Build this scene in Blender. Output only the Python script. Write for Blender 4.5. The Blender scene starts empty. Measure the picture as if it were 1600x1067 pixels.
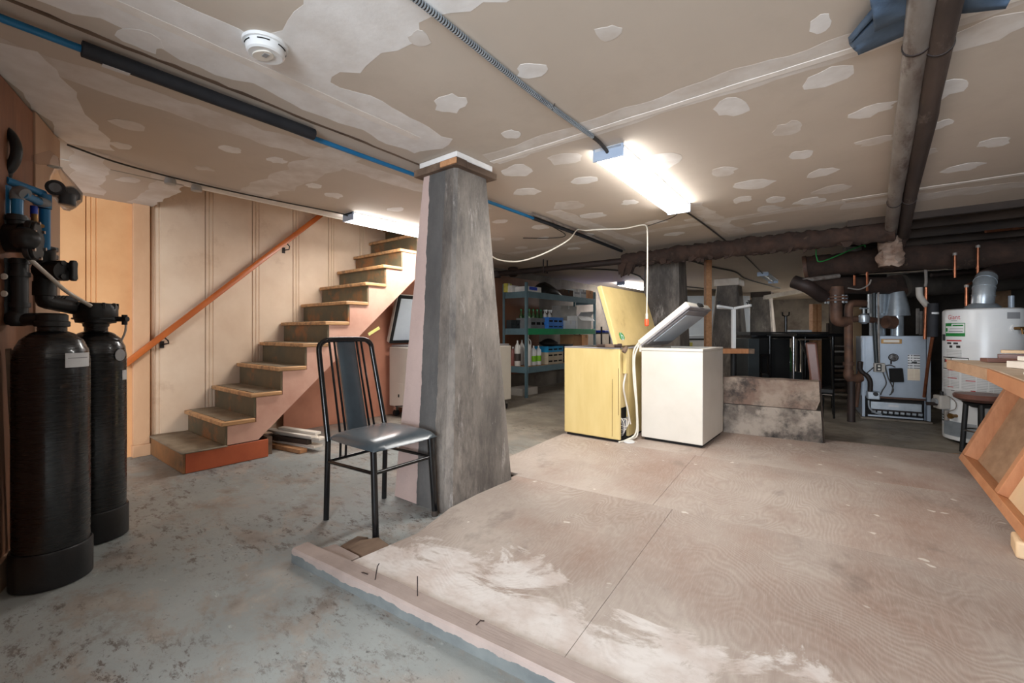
import bpy, bmesh, math, random
from mathutils import Vector, Matrix, noise as mn
random.seed(7)
C = bpy.context.scene.collection
SC = bpy.context.scene
# ------------------------------------------------------------------ camera, light, exposure
H, F, HY, YAW = 1.05, 690.0, 518.0, math.radians(38.303)
cam = bpy.data.cameras.new('camera'); co = bpy.data.objects.new('camera', cam); C.objects.link(co)
co.location = (0, 0, H); co.rotation_euler = (math.pi/2, 0, YAW)
cam.sensor_width = 36; cam.lens = 36*F/1600; cam.shift_y = -(533.5-HY)/1600; cam.clip_start = .02
SC.camera = co
SC.view_settings.view_transform = 'Standard'; SC.view_settings.look = 'None'
SC.view_settings.gamma = 1; SC.view_settings.use_curve_mapping = False
SC.view_settings.exposure = 0.74
W = bpy.data.worlds.new('world'); SC.world = W; W.use_nodes = True
W.node_tree.nodes['Background'].inputs[0].default_value = (.72, .82, 1, 1)
W.node_tree.nodes['Background'].inputs[1].default_value = 1.0
def area(name, loc, target, sx, sy, power, col):
    l = bpy.data.lights.new(name, 'AREA'); l.shape = 'RECTANGLE'; l.size = sx; l.size_y = sy
    l.energy = power; l.color = col
    o = bpy.data.objects.new(name, l); C.objects.link(o); o.location = loc
    o.rotation_euler = (Vector(target)-Vector(loc)).to_track_quat('-Z', 'Y').to_euler(); return o
area('window_daylight', (0.4, -2.6, 1.3), (-1.2, 2.5, 1.75), 2.6, 1.3, 165, (.84, .92, 1))
area('fill_and_fixture_lamp', (-1.5, -.9, 2.06), (-1.5, -.9, 0), 1.4, .2, 42, (1, .95, .88))  # added unseen lamp behind the camera, fills the left side and floor
for x_, y_ in ((-1.175, 3.07), (-3.62, 2.93)): area('fill_and_fixture_lamp', (x_, y_, 2.035), (x_, y_, 0), .15, 1.4, 17, (1, .985, .95)).rotation_euler = (0, 0, 0)
EMIT, EMIT_ADDED = 10.0, 75.0                           # fluorescent diffusers, last for the added unseen fixture (ceiling_light_fixture > diffuser)

# ------------------------------------------------------------------ helpers
FW = Vector((-math.sin(YAW), math.cos(YAW), 0)); RT = Vector((math.cos(YAW), math.sin(YAW), 0))
def ray(x, y): return FW + RT*((x-800)/F) + Vector((0, 0, (HY-y)/F))
CP = Vector((0, 0, H))
def atd(x, y, d): return CP + ray(x, y)*d            # point at a chosen real distance ahead
def atx(x, y, X): r = ray(x, y); return CP + r*(X/r.x)
def aty(x, y, Y): r = ray(x, y); return CP + r*(Y/r.y)
def atz(x, y, Z): r = ray(x, y); return CP + r*((Z-H)/r.z)

def lin(c):
    f = lambda v: v/12.92 if v <= .04045 else ((v+.055)/1.055)**2.4
    return tuple(f(v/255) for v in c) + (1,)
class NT:
    def __init__(s, name):
        s.m = bpy.data.materials.new(name); s.m.use_nodes = True
        s.t = s.m.node_tree; s.p = s.t.nodes['Principled BSDF']; s.tc = s.t.nodes.new('ShaderNodeTexCoord')
    def n(s, ty, **k):
        o = s.t.nodes.new(ty)
        for a, b in k.items(): setattr(o, a, b)
        return o
    def set(s, sock, v):
        if hasattr(v, 'is_output'): s.t.links.new(v, sock)
        else: sock.default_value = v
    def coord(s, scale=(1, 1, 1), rot=(0, 0, 0), loc=(0, 0, 0), kind='Object'):
        m = s.n('ShaderNodeMapping'); s.t.links.new(s.tc.outputs[kind], m.inputs[0])
        m.inputs['Scale'].default_value = scale; m.inputs['Rotation'].default_value = rot; m.inputs['Location'].default_value = loc
        return m.outputs[0]
    def noise(s, vec, scale, detail=5, rough=.6, dist=0):
        n = s.n('ShaderNodeTexNoise'); s.set(n.inputs['Vector'], vec); n.inputs['Scale'].default_value = scale
        n.inputs['Detail'].default_value = detail; n.inputs['Roughness'].default_value = rough; n.inputs['Distortion'].default_value = dist
        return n.outputs['Fac']
    def ramp(s, fac, a, b, ca=(0, 0, 0, 1), cb=(1, 1, 1, 1)):
        r = s.n('ShaderNodeValToRGB'); s.set(r.inputs[0], fac)
        e = r.color_ramp.elements; e[0].position = a; e[1].position = b; e[0].color = ca; e[1].color = cb
        return r.outputs[0]
    def mix(s, fac, a, b, mode='MIX'):
        n = s.n('ShaderNodeMix', data_type='RGBA', blend_type=mode)
        s.set(n.inputs[0], fac); s.set(n.inputs[6], a); s.set(n.inputs[7], b); return n.outputs[2]
    def math(s, op, a, b=0.0, c=None):
        n = s.n('ShaderNodeMath', operation=op); s.set(n.inputs[0], a); s.set(n.inputs[1], b)
        if c is not None: s.set(n.inputs[2], c)
        return n.outputs[0]
    def xyz(s, vec):
        n = s.n('ShaderNodeSeparateXYZ'); s.t.links.new(vec, n.inputs[0]); return n.outputs
    def bump(s, h, st, dist=.01):
        b = s.n('ShaderNodeBump'); b.inputs['Strength'].default_value = st; b.inputs['Distance'].default_value = dist
        s.set(b.inputs['Height'], h); s.t.links.new(b.outputs[0], s.p.inputs['Normal'])
    def out(s, col, rough=.6, metal=0.0):
        s.set(s.p.inputs['Base Color'], col); s.set(s.p.inputs['Roughness'], rough); s.p.inputs['Metallic'].default_value = metal
        return s.m
def mk(name, c1, c2=None, scale=6, rough=.6, metal=0, bump=.15, bscale=60, lo=.35, hi=.7, stretch=(1, 1, 1), dirt=None, dscale=3, dlo=.55, dhi=.75):
    s = NT(name); v = s.coord(stretch)
    c = lin(c1)
    if c2: c = s.mix(s.ramp(s.noise(v, scale), lo, hi), lin(c1), lin(c2))
    if dirt: c = s.mix(s.ramp(s.noise(v, dscale, 8, .7), dlo, dhi), c, lin(dirt))
    if bump: s.bump(s.noise(v, bscale, 4), bump, .004)
    return s.out(c, rough, metal)

class MB:
    def __init__(s): s.v = []; s.f = []; s.sm = []
    def add(s, vs, fs, smooth=False):
        o = len(s.v); s.v += [Vector(v) for v in vs]; s.f += [tuple(i+o for i in f) for f in fs]; s.sm += [smooth]*len(fs); return s
    def box(s, a, b, M=None):
        x0, y0, z0 = a; x1, y1, z1 = b
        vs = [Vector(p) for p in ((x0,y0,z0),(x1,y0,z0),(x1,y1,z0),(x0,y1,z0),(x0,y0,z1),(x1,y0,z1),(x1,y1,z1),(x0,y1,z1))]
        if M: vs = [M @ v for v in vs]
        return s.add(vs, [(3,2,1,0),(4,5,6,7),(0,1,5,4),(1,2,6,5),(2,3,7,6),(3,0,4,7)])
    def cbox(s, c, d, M=None): return s.box([c[i]-d[i]/2 for i in range(3)], [c[i]+d[i]/2 for i in range(3)], M)
    def hexa(s, bot, top):
        n = len(bot); return s.add(list(bot)+list(top), [tuple(range(n))[::-1], tuple(range(n, 2*n))]+[(i, (i+1) % n, n+(i+1) % n, n+i) for i in range(n)])
    def prism(s, poly, z0, z1, M=None):
        b = [Vector((p[0], p[1], z0)) for p in poly]; t = [Vector((p[0], p[1], z1)) for p in poly]
        if M: b = [M @ v for v in b]; t = [M @ v for v in t]
        return s.hexa(b, t)
    def beam(s, a, b, w, h, up=(0, 0, 1)):          # rectangular bar between two points
        a = Vector(a); b = Vector(b); d = (b-a).normalized(); u = Vector(up)
        sd = d.cross(u).normalized(); u = sd.cross(d)
        q = [sd*x*w/2+u*y*h/2 for x, y in ((-1,-1),(1,-1),(1,1),(-1,1))]
        return s.hexa([a+k for k in q], [b+k for k in q])
    def tube(s, pts, r, n=10, cap=True, closed=False):
        pts = [Vector(p) for p in pts]; m = len(pts); rr = r if isinstance(r, (list, tuple)) else [r]*m
        u = None; vs = []
        for i, p in enumerate(pts):
            if closed: d = pts[(i+1) % m]-pts[i-1]
            else: d = pts[min(i+1, m-1)]-pts[max(i-1, 0)]
            d.normalize()
            if u is None: u = d.orthogonal().normalized()
            else: u = (u-d*u.dot(d)).normalized()
            w = d.cross(u)
            vs += [p+(u*math.cos(2*math.pi*k/n)+w*math.sin(2*math.pi*k/n))*rr[i] for k in range(n)]
        fs = []
        for i in range(m if closed else m-1):
            j = (i+1) % m
            fs += [(i*n+k, i*n+(k+1) % n, j*n+(k+1) % n, j*n+k) for k in range(n)]
        s.add(vs, fs, True)
        if cap and not closed: s.add(vs[:n], [tuple(range(n))[::-1]]); s.add(vs[-n:], [tuple(range(n))])
        return s
    def lathe(s, prof, n=32, M=None):
        vs = []; fs = []
        for r, z in prof: vs += [Vector((r*math.cos(2*math.pi*k/n), r*math.sin(2*math.pi*k/n), z)) for k in range(n)]
        m = len(prof)
        for i in range(m-1): fs += [(i*n+k, i*n+(k+1) % n, (i+1)*n+(k+1) % n, (i+1)*n+k) for k in range(n)]
        if M: vs = [M @ v for v in vs]
        s.add(vs, fs, True); s.add(vs[:n], [tuple(range(n))[::-1]]); s.add(vs[-n:], [tuple(range(n))]); return s
    def cyl(s, a, b, r, n=16): return s.tube([a, b], r, n)
    def build(s, name, m, parent=None, bevel=0, seg=2, local=False, ang=40, wm=None, subsurf=0):
        pm = WM.get(parent.name) if parent else None
        vs = s.v
        if not local:
            if pm is not None: inv = pm.inverted(); vs = [inv @ v for v in vs]; mw = pm
            else:
                xs = [v.x for v in vs]; ys = [v.y for v in vs]; zs = [v.z for v in vs]
                o = Vector(((min(xs)+max(xs))/2, (min(ys)+max(ys))/2, min(zs))); mw = Matrix.Translation(o); vs = [v-o for v in vs]
        else: mw = pm if pm is not None else Matrix()
        me = bpy.data.meshes.new(name); me.from_pydata([tuple(v) for v in vs], [], s.f)
        me.polygons.foreach_set('use_smooth', [True]*len(s.f)); me.update()
        bm = bmesh.new(); bm.from_mesh(me)
        bmesh.ops.remove_doubles(bm, verts=bm.verts, dist=1e-5); bmesh.ops.recalc_face_normals(bm, faces=bm.faces); bm.to_mesh(me); bm.free()
        me.set_sharp_from_angle(angle=math.radians(ang)); me.materials.append(m)
        ob = bpy.data.objects.new(name, me); C.objects.link(ob)
        if parent: ob.parent = parent
        elif not local: ob.location = mw.translation
        WM[ob.name] = mw
        if bevel:
            b = ob.modifiers.new('bevel', 'BEVEL'); b.width = bevel; b.segments = seg; b.limit_method = 'ANGLE'; b.angle_limit = math.radians(50); b.harden_normals = False
        if subsurf:
            b = ob.modifiers.new('sub', 'SUBSURF'); b.levels = b.render_levels = subsurf
        return ob
WM = {}
def tag(o, label, cat, group=None, kind=None):
    o['label'] = label; o['category'] = cat
    if group: o['group'] = group
    if kind: o['kind'] = kind
    return o
def struct(o, label=None):
    o['kind'] = 'structure'
    if label: o['label'] = label
    return o
def thing(name, label, cat, loc=(0, 0, 0), rz=0, group=None):
    o = bpy.data.objects.new(name, None); C.objects.link(o); o.empty_display_size = .1
    o.location = loc; o.rotation_euler = (0, 0, rz); WM[o.name] = Matrix.Translation(loc) @ Matrix.Rotation(rz, 4, 'Z')
    return tag(o, label, cat, group)
def dup(root, loc, label=None, rz=None):
    r = root.copy(); C.objects.link(r); r.location = loc
    if rz is not None: r.rotation_euler = (0, 0, rz)
    WM[r.name] = Matrix.Translation(loc) @ Matrix.Rotation(r.rotation_euler[2], 4, 'Z')
    if label: r['label'] = label
    for ch in list(root.children):
        c = ch.copy(); C.objects.link(c); c.parent = r; WM[c.name] = WM[r.name]
        for g in list(ch.children):
            d = g.copy(); C.objects.link(d); d.parent = c
    return r
def smooth_path(pts, k=6):                           # Catmull-Rom through the points
    P = [Vector(p) for p in pts]; P = [P[0]*2-P[1]]+P+[P[-1]*2-P[-2]]; out = []
    for i in range(1, len(P)-2):
        a, b, c, d = P[i-1:i+3]
        for j in range(k):
            t = j/k; out.append(.5*((2*b)+(c-a)*t+(2*a-5*b+4*c-d)*t*t+(3*b-a-3*c+d)*t**3))
    return out+[P[-2]]
def text_geo(txt, size):                             # letter outlines as flat polygons (x right, y up)
    cu = bpy.data.curves.new('t', 'FONT'); cu.body = txt; cu.size = size; cu.align_x = 'CENTER'; cu.align_y = 'CENTER'; cu.resolution_u = 3
    ob = bpy.data.objects.new('t', cu); C.objects.link(ob)
    dg = bpy.context.evaluated_depsgraph_get(); me = bpy.data.meshes.new_from_object(ob.evaluated_get(dg))
    vs = [v.co.copy() for v in me.vertices]; fs = [tuple(p.vertices) for p in me.polygons]
    bpy.data.objects.remove(ob); bpy.data.curves.remove(cu); bpy.data.meshes.remove(me)
    return vs, fs
RX, RY, RZ = (lambda a: Matrix.Rotation(a, 4, 'X')), (lambda a: Matrix.Rotation(a, 4, 'Y')), (lambda a: Matrix.Rotation(a, 4, 'Z'))
T = Matrix.Translation

# ------------------------------------------------------------------ materials
def m_floor():
    s = NT('painted_concrete_floor'); v = s.coord()
    base = s.mix(s.ramp(s.noise(v, 1.1, 6), .35, .65), lin((126, 130, 128)), lin((148, 152, 150)))
    x, y, z = s.xyz(v)
    worn = s.ramp(s.noise(s.coord((1, 1.7, 1), (0, 0, .5)), 2.1, 12, .76, .2), .49, .58)
    base = s.mix(worn, base, s.mix(s.ramp(s.noise(v, 5, 8), .35, .7), lin((152, 146, 138)), lin((108, 100, 94))))
    pink = s.ramp(s.math('ADD', s.noise(s.coord(loc=(3, 1, 0)), .9, 4), s.math('MULTIPLY', y, .045)), .6, .74)
    base = s.mix(s.math('MULTIPLY', pink, .75), base, lin((172, 150, 134)))
    far = s.ramp(s.math('MULTIPLY', y, .1), .24, .4)
    base = s.mix(far, base, s.mix(s.ramp(s.noise(v, 2.5, 8), .3, .7), lin((160, 150, 134)), lin((110, 102, 92))))
    chip = s.ramp(s.noise(s.coord((1, 2.1, 1), (0, 0, .6)), 8.5, 12, .84, .12), .535, .57)
    big = s.ramp(s.noise(v, 1.3, 4), .42, .56)
    base = s.mix(s.math('MULTIPLY', s.math('MULTIPLY', chip, big), .9), base, lin((80, 68, 62)))
    spk = s.ramp(s.noise(v, 34, 7, .75), .58, .64)
    base = s.mix(s.math('MULTIPLY', spk, s.ramp(s.noise(v, 2.2, 3), .45, .6)), base, lin((78, 76, 74)))
    lt = s.ramp(s.noise(s.coord((1, 2.2, 1), (0, 0, .4), (5, 2, 0)), 6, 9, .75), .62, .7)
    base = s.mix(s.math('MULTIPLY', lt, .6), base, lin((190, 190, 186)))
    s.bump(s.noise(v, 14, 9, .7), .25, .01)
    return s.out(base, s.ramp(s.noise(v, 3, 5), .3, .7, (.42,)*3+(1,), (.75,)*3+(1,)))
def m_ply(seed):
    s = NT('weathered_plywood'); w = s.coord()
    L = (seed*3.7, seed*1.9, 0)
    f = s.noise(s.coord((1, .5, 1), (0, 0, .05), L), 1.25, 3.5, .52, .3)
    rings = s.math('PINGPONG', s.math('MULTIPLY', f, 72), .5)
    ring = s.ramp(rings, .05, .5)
    where = s.ramp(s.noise(s.coord(loc=(seed*5, 2, 0)), .8, 3), .40, .66, (.12,)*3+(1,))
    fine = s.noise(s.coord((14, 1.2, 1), (0, 0, .02)), 14, 6, .65)
    x, y, z = s.xyz(w)
    base = s.mix(s.ramp(s.noise(s.coord(loc=L), 1.1, 7, .62), .32, .68), lin((154, 139, 129)), lin((184, 172, 162)))
    red = s.ramp(s.math('ADD', s.noise(s.coord((1, .8, 1), loc=(seed+1.3, 4, 0)), 1.2, 6, .6), s.math('MULTIPLY', y, .03)), .52, .74)
    base = s.mix(s.math('MULTIPLY', red, .75), base, lin((144, 115, 100)))
    base = s.mix(s.math('MULTIPLY', s.math('MULTIPLY', s.math('SUBTRACT', 1, ring), where), .5), base, lin((128, 108, 96)))
    base = s.mix(s.math('MULTIPLY', s.ramp(fine, .48, .72), .35), base, lin((190, 178, 168)))
    base = s.mix(s.math('MULTIPLY', s.ramp(s.noise(w, 30, 6, .7), .55, .75), .25), base, lin((120, 104, 94)))
    st = s.ramp(s.noise(s.coord((1.6, 1, 1), loc=(seed*2, 9, 0)), 1.9, 9, .68), .58, .72)
    base = s.mix(s.math('MULTIPLY', st, .6), base, lin((106, 94, 86)))
    dk = s.ramp(s.noise(s.coord((2.2, 1, 1), loc=(seed*4, 5, 0)), 4.5, 8, .75), .66, .74)
    base = s.mix(s.math('MULTIPLY', dk, .6), base, lin((76, 68, 62)))
    # whitewash spilt along the curb edge: a stain with its own outline
    pn = s.math('ADD', s.math('MULTIPLY', s.noise(s.coord((1, 1.3, 1), (0, 0, .6), (.4, .2, 0)), 2.3, 10, .68, .9), 1.25), s.math('SUBTRACT', .19, s.math('MULTIPLY', y, .85)))
    wh = s.ramp(pn, .46, .53)
    base = s.mix(s.math('MULTIPLY', wh, s.ramp(s.noise(s.coord((1, 2.5, 1)), 16, 8, .75), .25, .5, (.45,)*3+(1,))), base, s.mix(s.ramp(s.noise(w, 5, 6), .4, .65), lin((210, 203, 198)), lin((186, 170, 161))))
    sp = s.ramp(s.noise(w, 11, 2, .4), .74, .77); base = s.mix(s.math('MULTIPLY', sp, .7), base, lin((222, 216, 206)))
    s.bump(s.math('ADD', ring, s.math('MULTIPLY', fine, .7)), .12, .004)
    return s.out(base, .62)
def m_ceiling(name='drywall_paper'):
    s = NT(name); v = s.coord()
    b = s.mix(s.ramp(s.noise(v, .7, 5), .3, .7), lin((194, 181, 167)), lin((205, 192, 178)))
    b = s.mix(s.math('MULTIPLY', s.ramp(s.noise(v, 2.6, 8, .7), .52, .75), .35), b, lin((178, 165, 150)))
    s.bump(s.noise(v, 120, 3), .05, .002); return s.out(b, .8)
def m_pillar():
    s = NT('pillar_concrete'); v = s.coord(); x, y, z = s.xyz(v)
    vv = s.coord((1, 1, .35))
    b = s.mix(s.ramp(s.noise(vv, 2.4, 9, .7), .38, .64), lin((88, 82, 77)), lin((146, 136, 126)))
    b = s.mix(s.math('MULTIPLY', s.ramp(s.noise(vv, 6, 10, .78), .46, .62), .7), b, lin((68, 62, 59)))
    b = s.mix(s.math('MULTIPLY', s.ramp(s.noise(s.coord((1.5, 1.5, .3), loc=(3, 3, 3)), 6, 11, .82), .57, .66), .75), b, lin((186, 178, 171)))
    s.bump(s.noise(v, 22, 9, .75), .35, .012); return s, b, x, y, z
def m_pillar_plain():
    s, b, x, y, z = m_pillar(); return s.out(b, .85)
def m_pillar_painted():
    s, b, x, y, z = m_pillar()
    wob = s.math('MULTIPLY', s.math('SUBTRACT', s.noise(s.coord((1, 1, 2)), 7, 6), .5), .03)
    xx = s.math('ADD', x, wob)
    dark = s.math('GREATER_THAN', s.math('ADD', .13, wob), x)     # smooth grey paint stripe by the corner
    front = s.math('LESS_THAN', y, -.18)
    gp = s.mix(s.ramp(s.noise(s.coord((1, 1, .4)), 5, 8, .7), .35, .7), lin((74, 74, 74)), lin((100, 98, 97)))
    b = s.mix(s.math('MULTIPLY', dark, .85), b, gp)
    pink = s.math('LESS_THAN', xx, -.015)
    pk = s.mix(s.ramp(s.noise(s.coord((1, 1, .5)), 3, 8, .65), .35, .7), lin((206, 181, 172)), lin((188, 164, 157)))
    b = s.mix(pink, b, pk); return s.out(b, .7)
M = {}
M['floor'] = m_floor(); M['drywall'] = m_ceiling(); M['pillar'] = m_pillar_plain(); M['pillar1'] = m_pillar_painted()
M['mud'] = mk('joint_compound', (238, 235, 232), (224, 219, 214), 9, .75, 0, .2, 30)
M['mud_thin'] = mk('sanded_joint_compound', (228, 223, 218), (206, 196, 186), 5, .8, 0, .15, 30, .3, .62)
M['tape'] = mk('taped_joint', (240, 234, 227), (226, 218, 209), 8, .75, 0, .15, 40)
M['peach'] = mk('peach_wall_paint', (231, 205, 178), (219, 189, 160), 3, .55, 0, .08, 80, dirt=(196, 160, 130), dscale=2.2, dlo=.6, dhi=.8)
M['orange'] = mk('orange_wall_paint', (226, 172, 120), (214, 156, 104), 3, .5, 0, .08, 80, dirt=(186, 128, 84), dscale=4, dlo=.62, dhi=.8)
M['trimpaint'] = mk('peach_post_paint', (214, 170, 132), (196, 150, 112), 3, .55, 0, .1, 60, stretch=(1, 1, .4), dirt=(138, 92, 58), dscale=5, dlo=.66, dhi=.76)
M['pinkpaint'] = mk('pink_stringer_paint', (216, 170, 150), (200, 150, 130), 4, .5, 0, .1, 60, dirt=(160, 112, 94), dscale=5, dlo=.66, dhi=.82)
M['terracotta'] = mk('shaded_terracotta_paint', (198, 136, 110), (180, 118, 94), 3, .55, 0, .1, 60)  # pink paint with the shade under the stairs put into its colour
M['dirtyconc'] = mk('stained_concrete_wall', (132, 122, 110), (98, 88, 78), 2.2, .85, 0, .4, 18, dirt=(70, 58, 50), dscale=1.5)
M['brownwall'] = mk('brown_panel', (150, 100, 72), (126, 82, 58), 4, .55, 0, .1, 60, stretch=(1, 1, .15), dirt=(100, 64, 46), dscale=5)
M['tanboard'] = mk('tan_batten', (192, 158, 132), (172, 138, 112), 4, .6, 0, .1, 60, stretch=(1, 1, .2))
M['darkwood'] = mk('dark_old_joist', (72, 58, 48), (44, 36, 32), 5, .8, 0, .3, 30, stretch=(.3, 1, 1))
M['darkboard'] = mk('dark_brown_board', (78, 70, 62), (48, 43, 40), 2.5, .85, 0, .3, 20)  # dark brown-grey for partition, duct and boards
M['tread'] = mk('worn_tread_wood', (206, 160, 112), (176, 128, 84), 5, .55, 0, .2, 40, stretch=(6, .7, 6), dirt=(110, 88, 66), dscale=3, dlo=.5, dhi=.7)
M['treadmat'] = mk('worn_tread_top', (150, 138, 118), (120, 106, 88), 8, .8, 0, .3, 90, dirt=(170, 140, 104), dscale=3)
M['riser'] = mk('worn_riser', (108, 92, 66), (84, 80, 62), 5, .6, 0, .15, 40, dirt=(160, 98, 50), dscale=4, dlo=.52, dhi=.7)
M['stepbox'] = mk('red_brown_step_side', (190, 96, 58), (168, 80, 48), 4, .45, 0, .1, 40, dirt=(120, 84, 56), dscale=6, dlo=.62, dhi=.78)
M['boxend'] = mk('worn_step_end', (148, 100, 58), (112, 84, 54), 6, .6, 0, .2, 40, dirt=(70, 56, 40), dscale=4)
M['handrail'] = mk('varnished_handrail', (198, 106, 48), (170, 84, 36), 6, .3, 0, .05, 60, stretch=(4, .5, .5))
M['wood'] = mk('fir_lumber', (196, 146, 104), (172, 120, 80), 5, .6, 0, .15, 50, stretch=(6, .8, 6))
M['orangewood'] = mk('varnished_fir', (198, 138, 96), (178, 118, 78), 5, .5, 0, .12, 50, stretch=(5, 1, 1.4), dirt=(150, 92, 56), dscale=6, dlo=.6, dhi=.8)
M['plyback'] = mk('grainy_hardboard', (172, 138, 108), (148, 114, 86), 14, .7, 0, .2, 60, stretch=(1, .5, 1))
M['plylight'] = mk('pale_plywood', (224, 192, 152), (208, 172, 132), 4, .6, 0, .1, 50, stretch=(1, 1, .4))
M['benchtop'] = mk('worn_bench_top', (196, 178, 158), (166, 138, 110), 4, .6, 0, .15, 50)
M['whitewood'] = mk('white_painted_trim', (232, 224, 212), (212, 200, 186), 5, .5, 0, .1, 50)
M['greypink'] = None
def m_curb():
    s = NT('curb_paint'); v = s.coord(); x, y, z = s.xyz(v)
    n = s.math('MULTIPLY', s.math('SUBTRACT', s.noise(s.coord((1, 1, 1)), 4, 7, .6), .5), .09)
    low = s.math('LESS_THAN', s.math('ADD', z, n), .036)
    pk = s.mix(s.ramp(s.noise(v, 5, 7), .35, .7), lin((162, 146, 138)), lin((140, 125, 118)))
    gy = s.mix(s.ramp(s.noise(v, 8, 7), .35, .7), lin((92, 96, 96)), lin((112, 116, 114)))
    b = s.mix(low, pk, gy); b = s.mix(s.math('MULTIPLY', s.ramp(s.noise(v, 16, 9, .8), .64, .7), .8), b, lin((96, 82, 72)))
    s.bump(s.noise(s.coord((.3, 3, 3)), 20, 6), .3, .006); return s.out(b, .7)
M['curb'] = m_curb()
M['rotten'] = mk('rotten_wood', (128, 106, 88), (82, 64, 52), 9, .9, 0, .6, 40, stretch=(1, .3, 1))
M['blackmetal'] = mk('black_enamel_tube', (16, 16, 17), None, rough=.22, bump=0)
M['blackplastic'] = mk('black_plastic', (22, 22, 23), (30, 30, 31), 10, .42, 0, .1, 80)
M['blackmatte'] = mk('black_matte', (20, 20, 21), (30, 29, 28), 5, .6, 0, .1, 60)
def m_tank():
    s = NT('wound_black_fibreglass'); v = s.coord((1, 1, 1)); x, y, z = s.xyz(v)
    n = s.noise(s.coord((.6, .6, 14)), 9, 5, .6)
    s.bump(n, .22, .006); s.p.inputs['Coat Weight'].default_value = .3
    return s.out(lin((14, 14, 16)), s.ramp(n, .3, .7, (.2,)*3+(1,), (.36,)*3+(1,)))
M['tank'] = m_tank()
M['tankfoot'] = mk('scuffed_black_base', (18, 18, 20), (32, 32, 34), 12, .4, 0, .2, 50)
M['vinyl'] = mk('grey_vinyl', (62, 71, 76), (52, 60, 65), 7, .24, .0, .06, 140); 
M['vinyl'].node_tree.nodes['Principled BSDF'].inputs['Sheen Weight'].default_value = .15
M['bluepipe'] = mk('blue_pipe', (20, 106, 156), (26, 116, 164), 6, .35, 0, 0)
M['bluepipe_dim'] = mk('blue_pipe_dusty', (28, 104, 156), (48, 110, 140), 6, .5, 0, 0, dirt=(70, 62, 56), dscale=8, dlo=.6, dhi=.7)
M['foam'] = mk('black_pipe_foam', (24, 25, 30), (36, 37, 42), 9, .75, 0, .2, 60, dirt=(110, 106, 104), dscale=14, dlo=.72, dhi=.76)
M['label'] = mk('paper_label', (206, 206, 206), (192, 192, 194), 9, .5, 0, 0)
M['clearhose'] = mk('translucent_hose', (190, 180, 168), (170, 160, 148), 9, .3, 0, 0)
M['brass'] = mk('brass', (150, 112, 64), (110, 84, 54), 20, .4, .8, 0)
M['galv'] = mk('galvanized_steel', (184, 192, 198), (150, 158, 166), 7, .32, .5, .05, 60, dirt=(120, 104, 88), dscale=5, dlo=.66, dhi=.8)
M['steelpaint'] = mk('boiler_sheet_metal', (168, 178, 190), (150, 160, 172), 3, .36, .1, .04, 60, dirt=(164, 130, 96), dscale=2.2, dlo=.6, dhi=.78)
M['darkgap'] = mk('dark_recess', (22, 20, 19), None, rough=.9, bump=0)
M['rust'] = mk('rusty_lagging', (66, 46, 36), (38, 28, 23), 7, .9, 0, 1.0, 30, dirt=(98, 76, 62), dscale=7, dlo=.6, dhi=.75)
M['rustiron'] = mk('rusty_iron', (112, 80, 62), (76, 56, 48), 9, .65, .3, .4, 40)
M['irondark'] = mk('dark_iron', (58, 44, 40), (40, 33, 31), 6, .6, .3, .2, 40)
M['pipegrey'] = mk('grey_pipe_jacket', (158, 151, 144), (118, 108, 101), 6, .5, .1, .2, 40, .35, .65, stretch=(1, .3, 1), dirt=(88, 68, 60), dscale=9, dlo=.53, dhi=.66)
M['pipebrown'] = mk('brown_pipe_jacket', (86, 72, 65), (56, 46, 43), 6, .6, .1, .2, 40, stretch=(1, .3, 1), dirt=(128, 114, 106), dscale=9, dlo=.58, dhi=.7)
M['plaster'] = mk('crumbling_pipe_plaster', (168, 146, 130), (132, 102, 84), 8, .9, 0, .6, 30, dirt=(86, 58, 46), dscale=5)
M['bluecloth'] = mk('blue_cloth', (88, 108, 130), (62, 82, 106), 4, .8, 0, .3, 120)
M['copper'] = mk('copper', (186, 118, 86), (142, 92, 70), 14, .35, .85, .05, 40)
M['whiteenamel'] = mk('white_enamel', (232, 232, 230), (224, 225, 226), 4, .28, 0, 0)
M['offwhite'] = mk('offwhite_freezer', (222, 215, 204), (212, 205, 193), 3, .4, 0, .02, 60, dirt=(200, 176, 150), dscale=3, dlo=.72, dhi=.84)
M['freezergrey'] = mk('freezer_liner', (158, 156, 158), (132, 126, 128), 3, .4, 0, .05, 40, dirt=(108, 84, 74), dscale=4, dlo=.6, dhi=.75)
M['greyliner'] = mk('pale_liner', (206, 214, 220), (192, 200, 208), 3, .3, 0, 0)
M['yellow'] = mk('yellow_freezer', (222, 198, 136), (212, 186, 122), 3, .42, 0, .03, 60, stretch=(3, 3, .5), dirt=(186, 150, 84), dscale=2.5, dlo=.66, dhi=.82)
M['yellowside'] = mk('darker_yellow_freezer', (206, 182, 126), (184, 160, 108), 3, .5, 0, .05, 60, dirt=(140, 114, 74), dscale=3, dlo=.6, dhi=.8)  # darker, browner yellow for the side panel and lid
M['blockconc'] = mk('stained_concrete_block', (146, 134, 122), (96, 86, 78), 5, .88, 0, .5, 24, .42, .6, dirt=(44, 39, 36), dscale=3.6, dlo=.5, dhi=.62)
M['blockred'] = mk('rust_stained_concrete', (140, 124, 110), (108, 86, 74), 4, .88, 0, .5, 24, .42, .6, dirt=(52, 44, 40), dscale=3.2, dlo=.5, dhi=.64)
M['shelfblue'] = mk('grey_blue_shelf_steel', (112, 140, 150), (96, 122, 132), 5, .4, .3, .05, 50)
M['shelfgreen'] = mk('green_shelf_edge', (32, 152, 98), (28, 136, 88), 5, .45, 0, 0)
M['card'] = mk('cardboard', (178, 136, 94), (160, 118, 80), 5, .8, 0, .05, 60)
M['cardwhite'] = mk('white_carton', (226, 224, 220), (206, 204, 200), 5, .7, 0, .03, 60)
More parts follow.
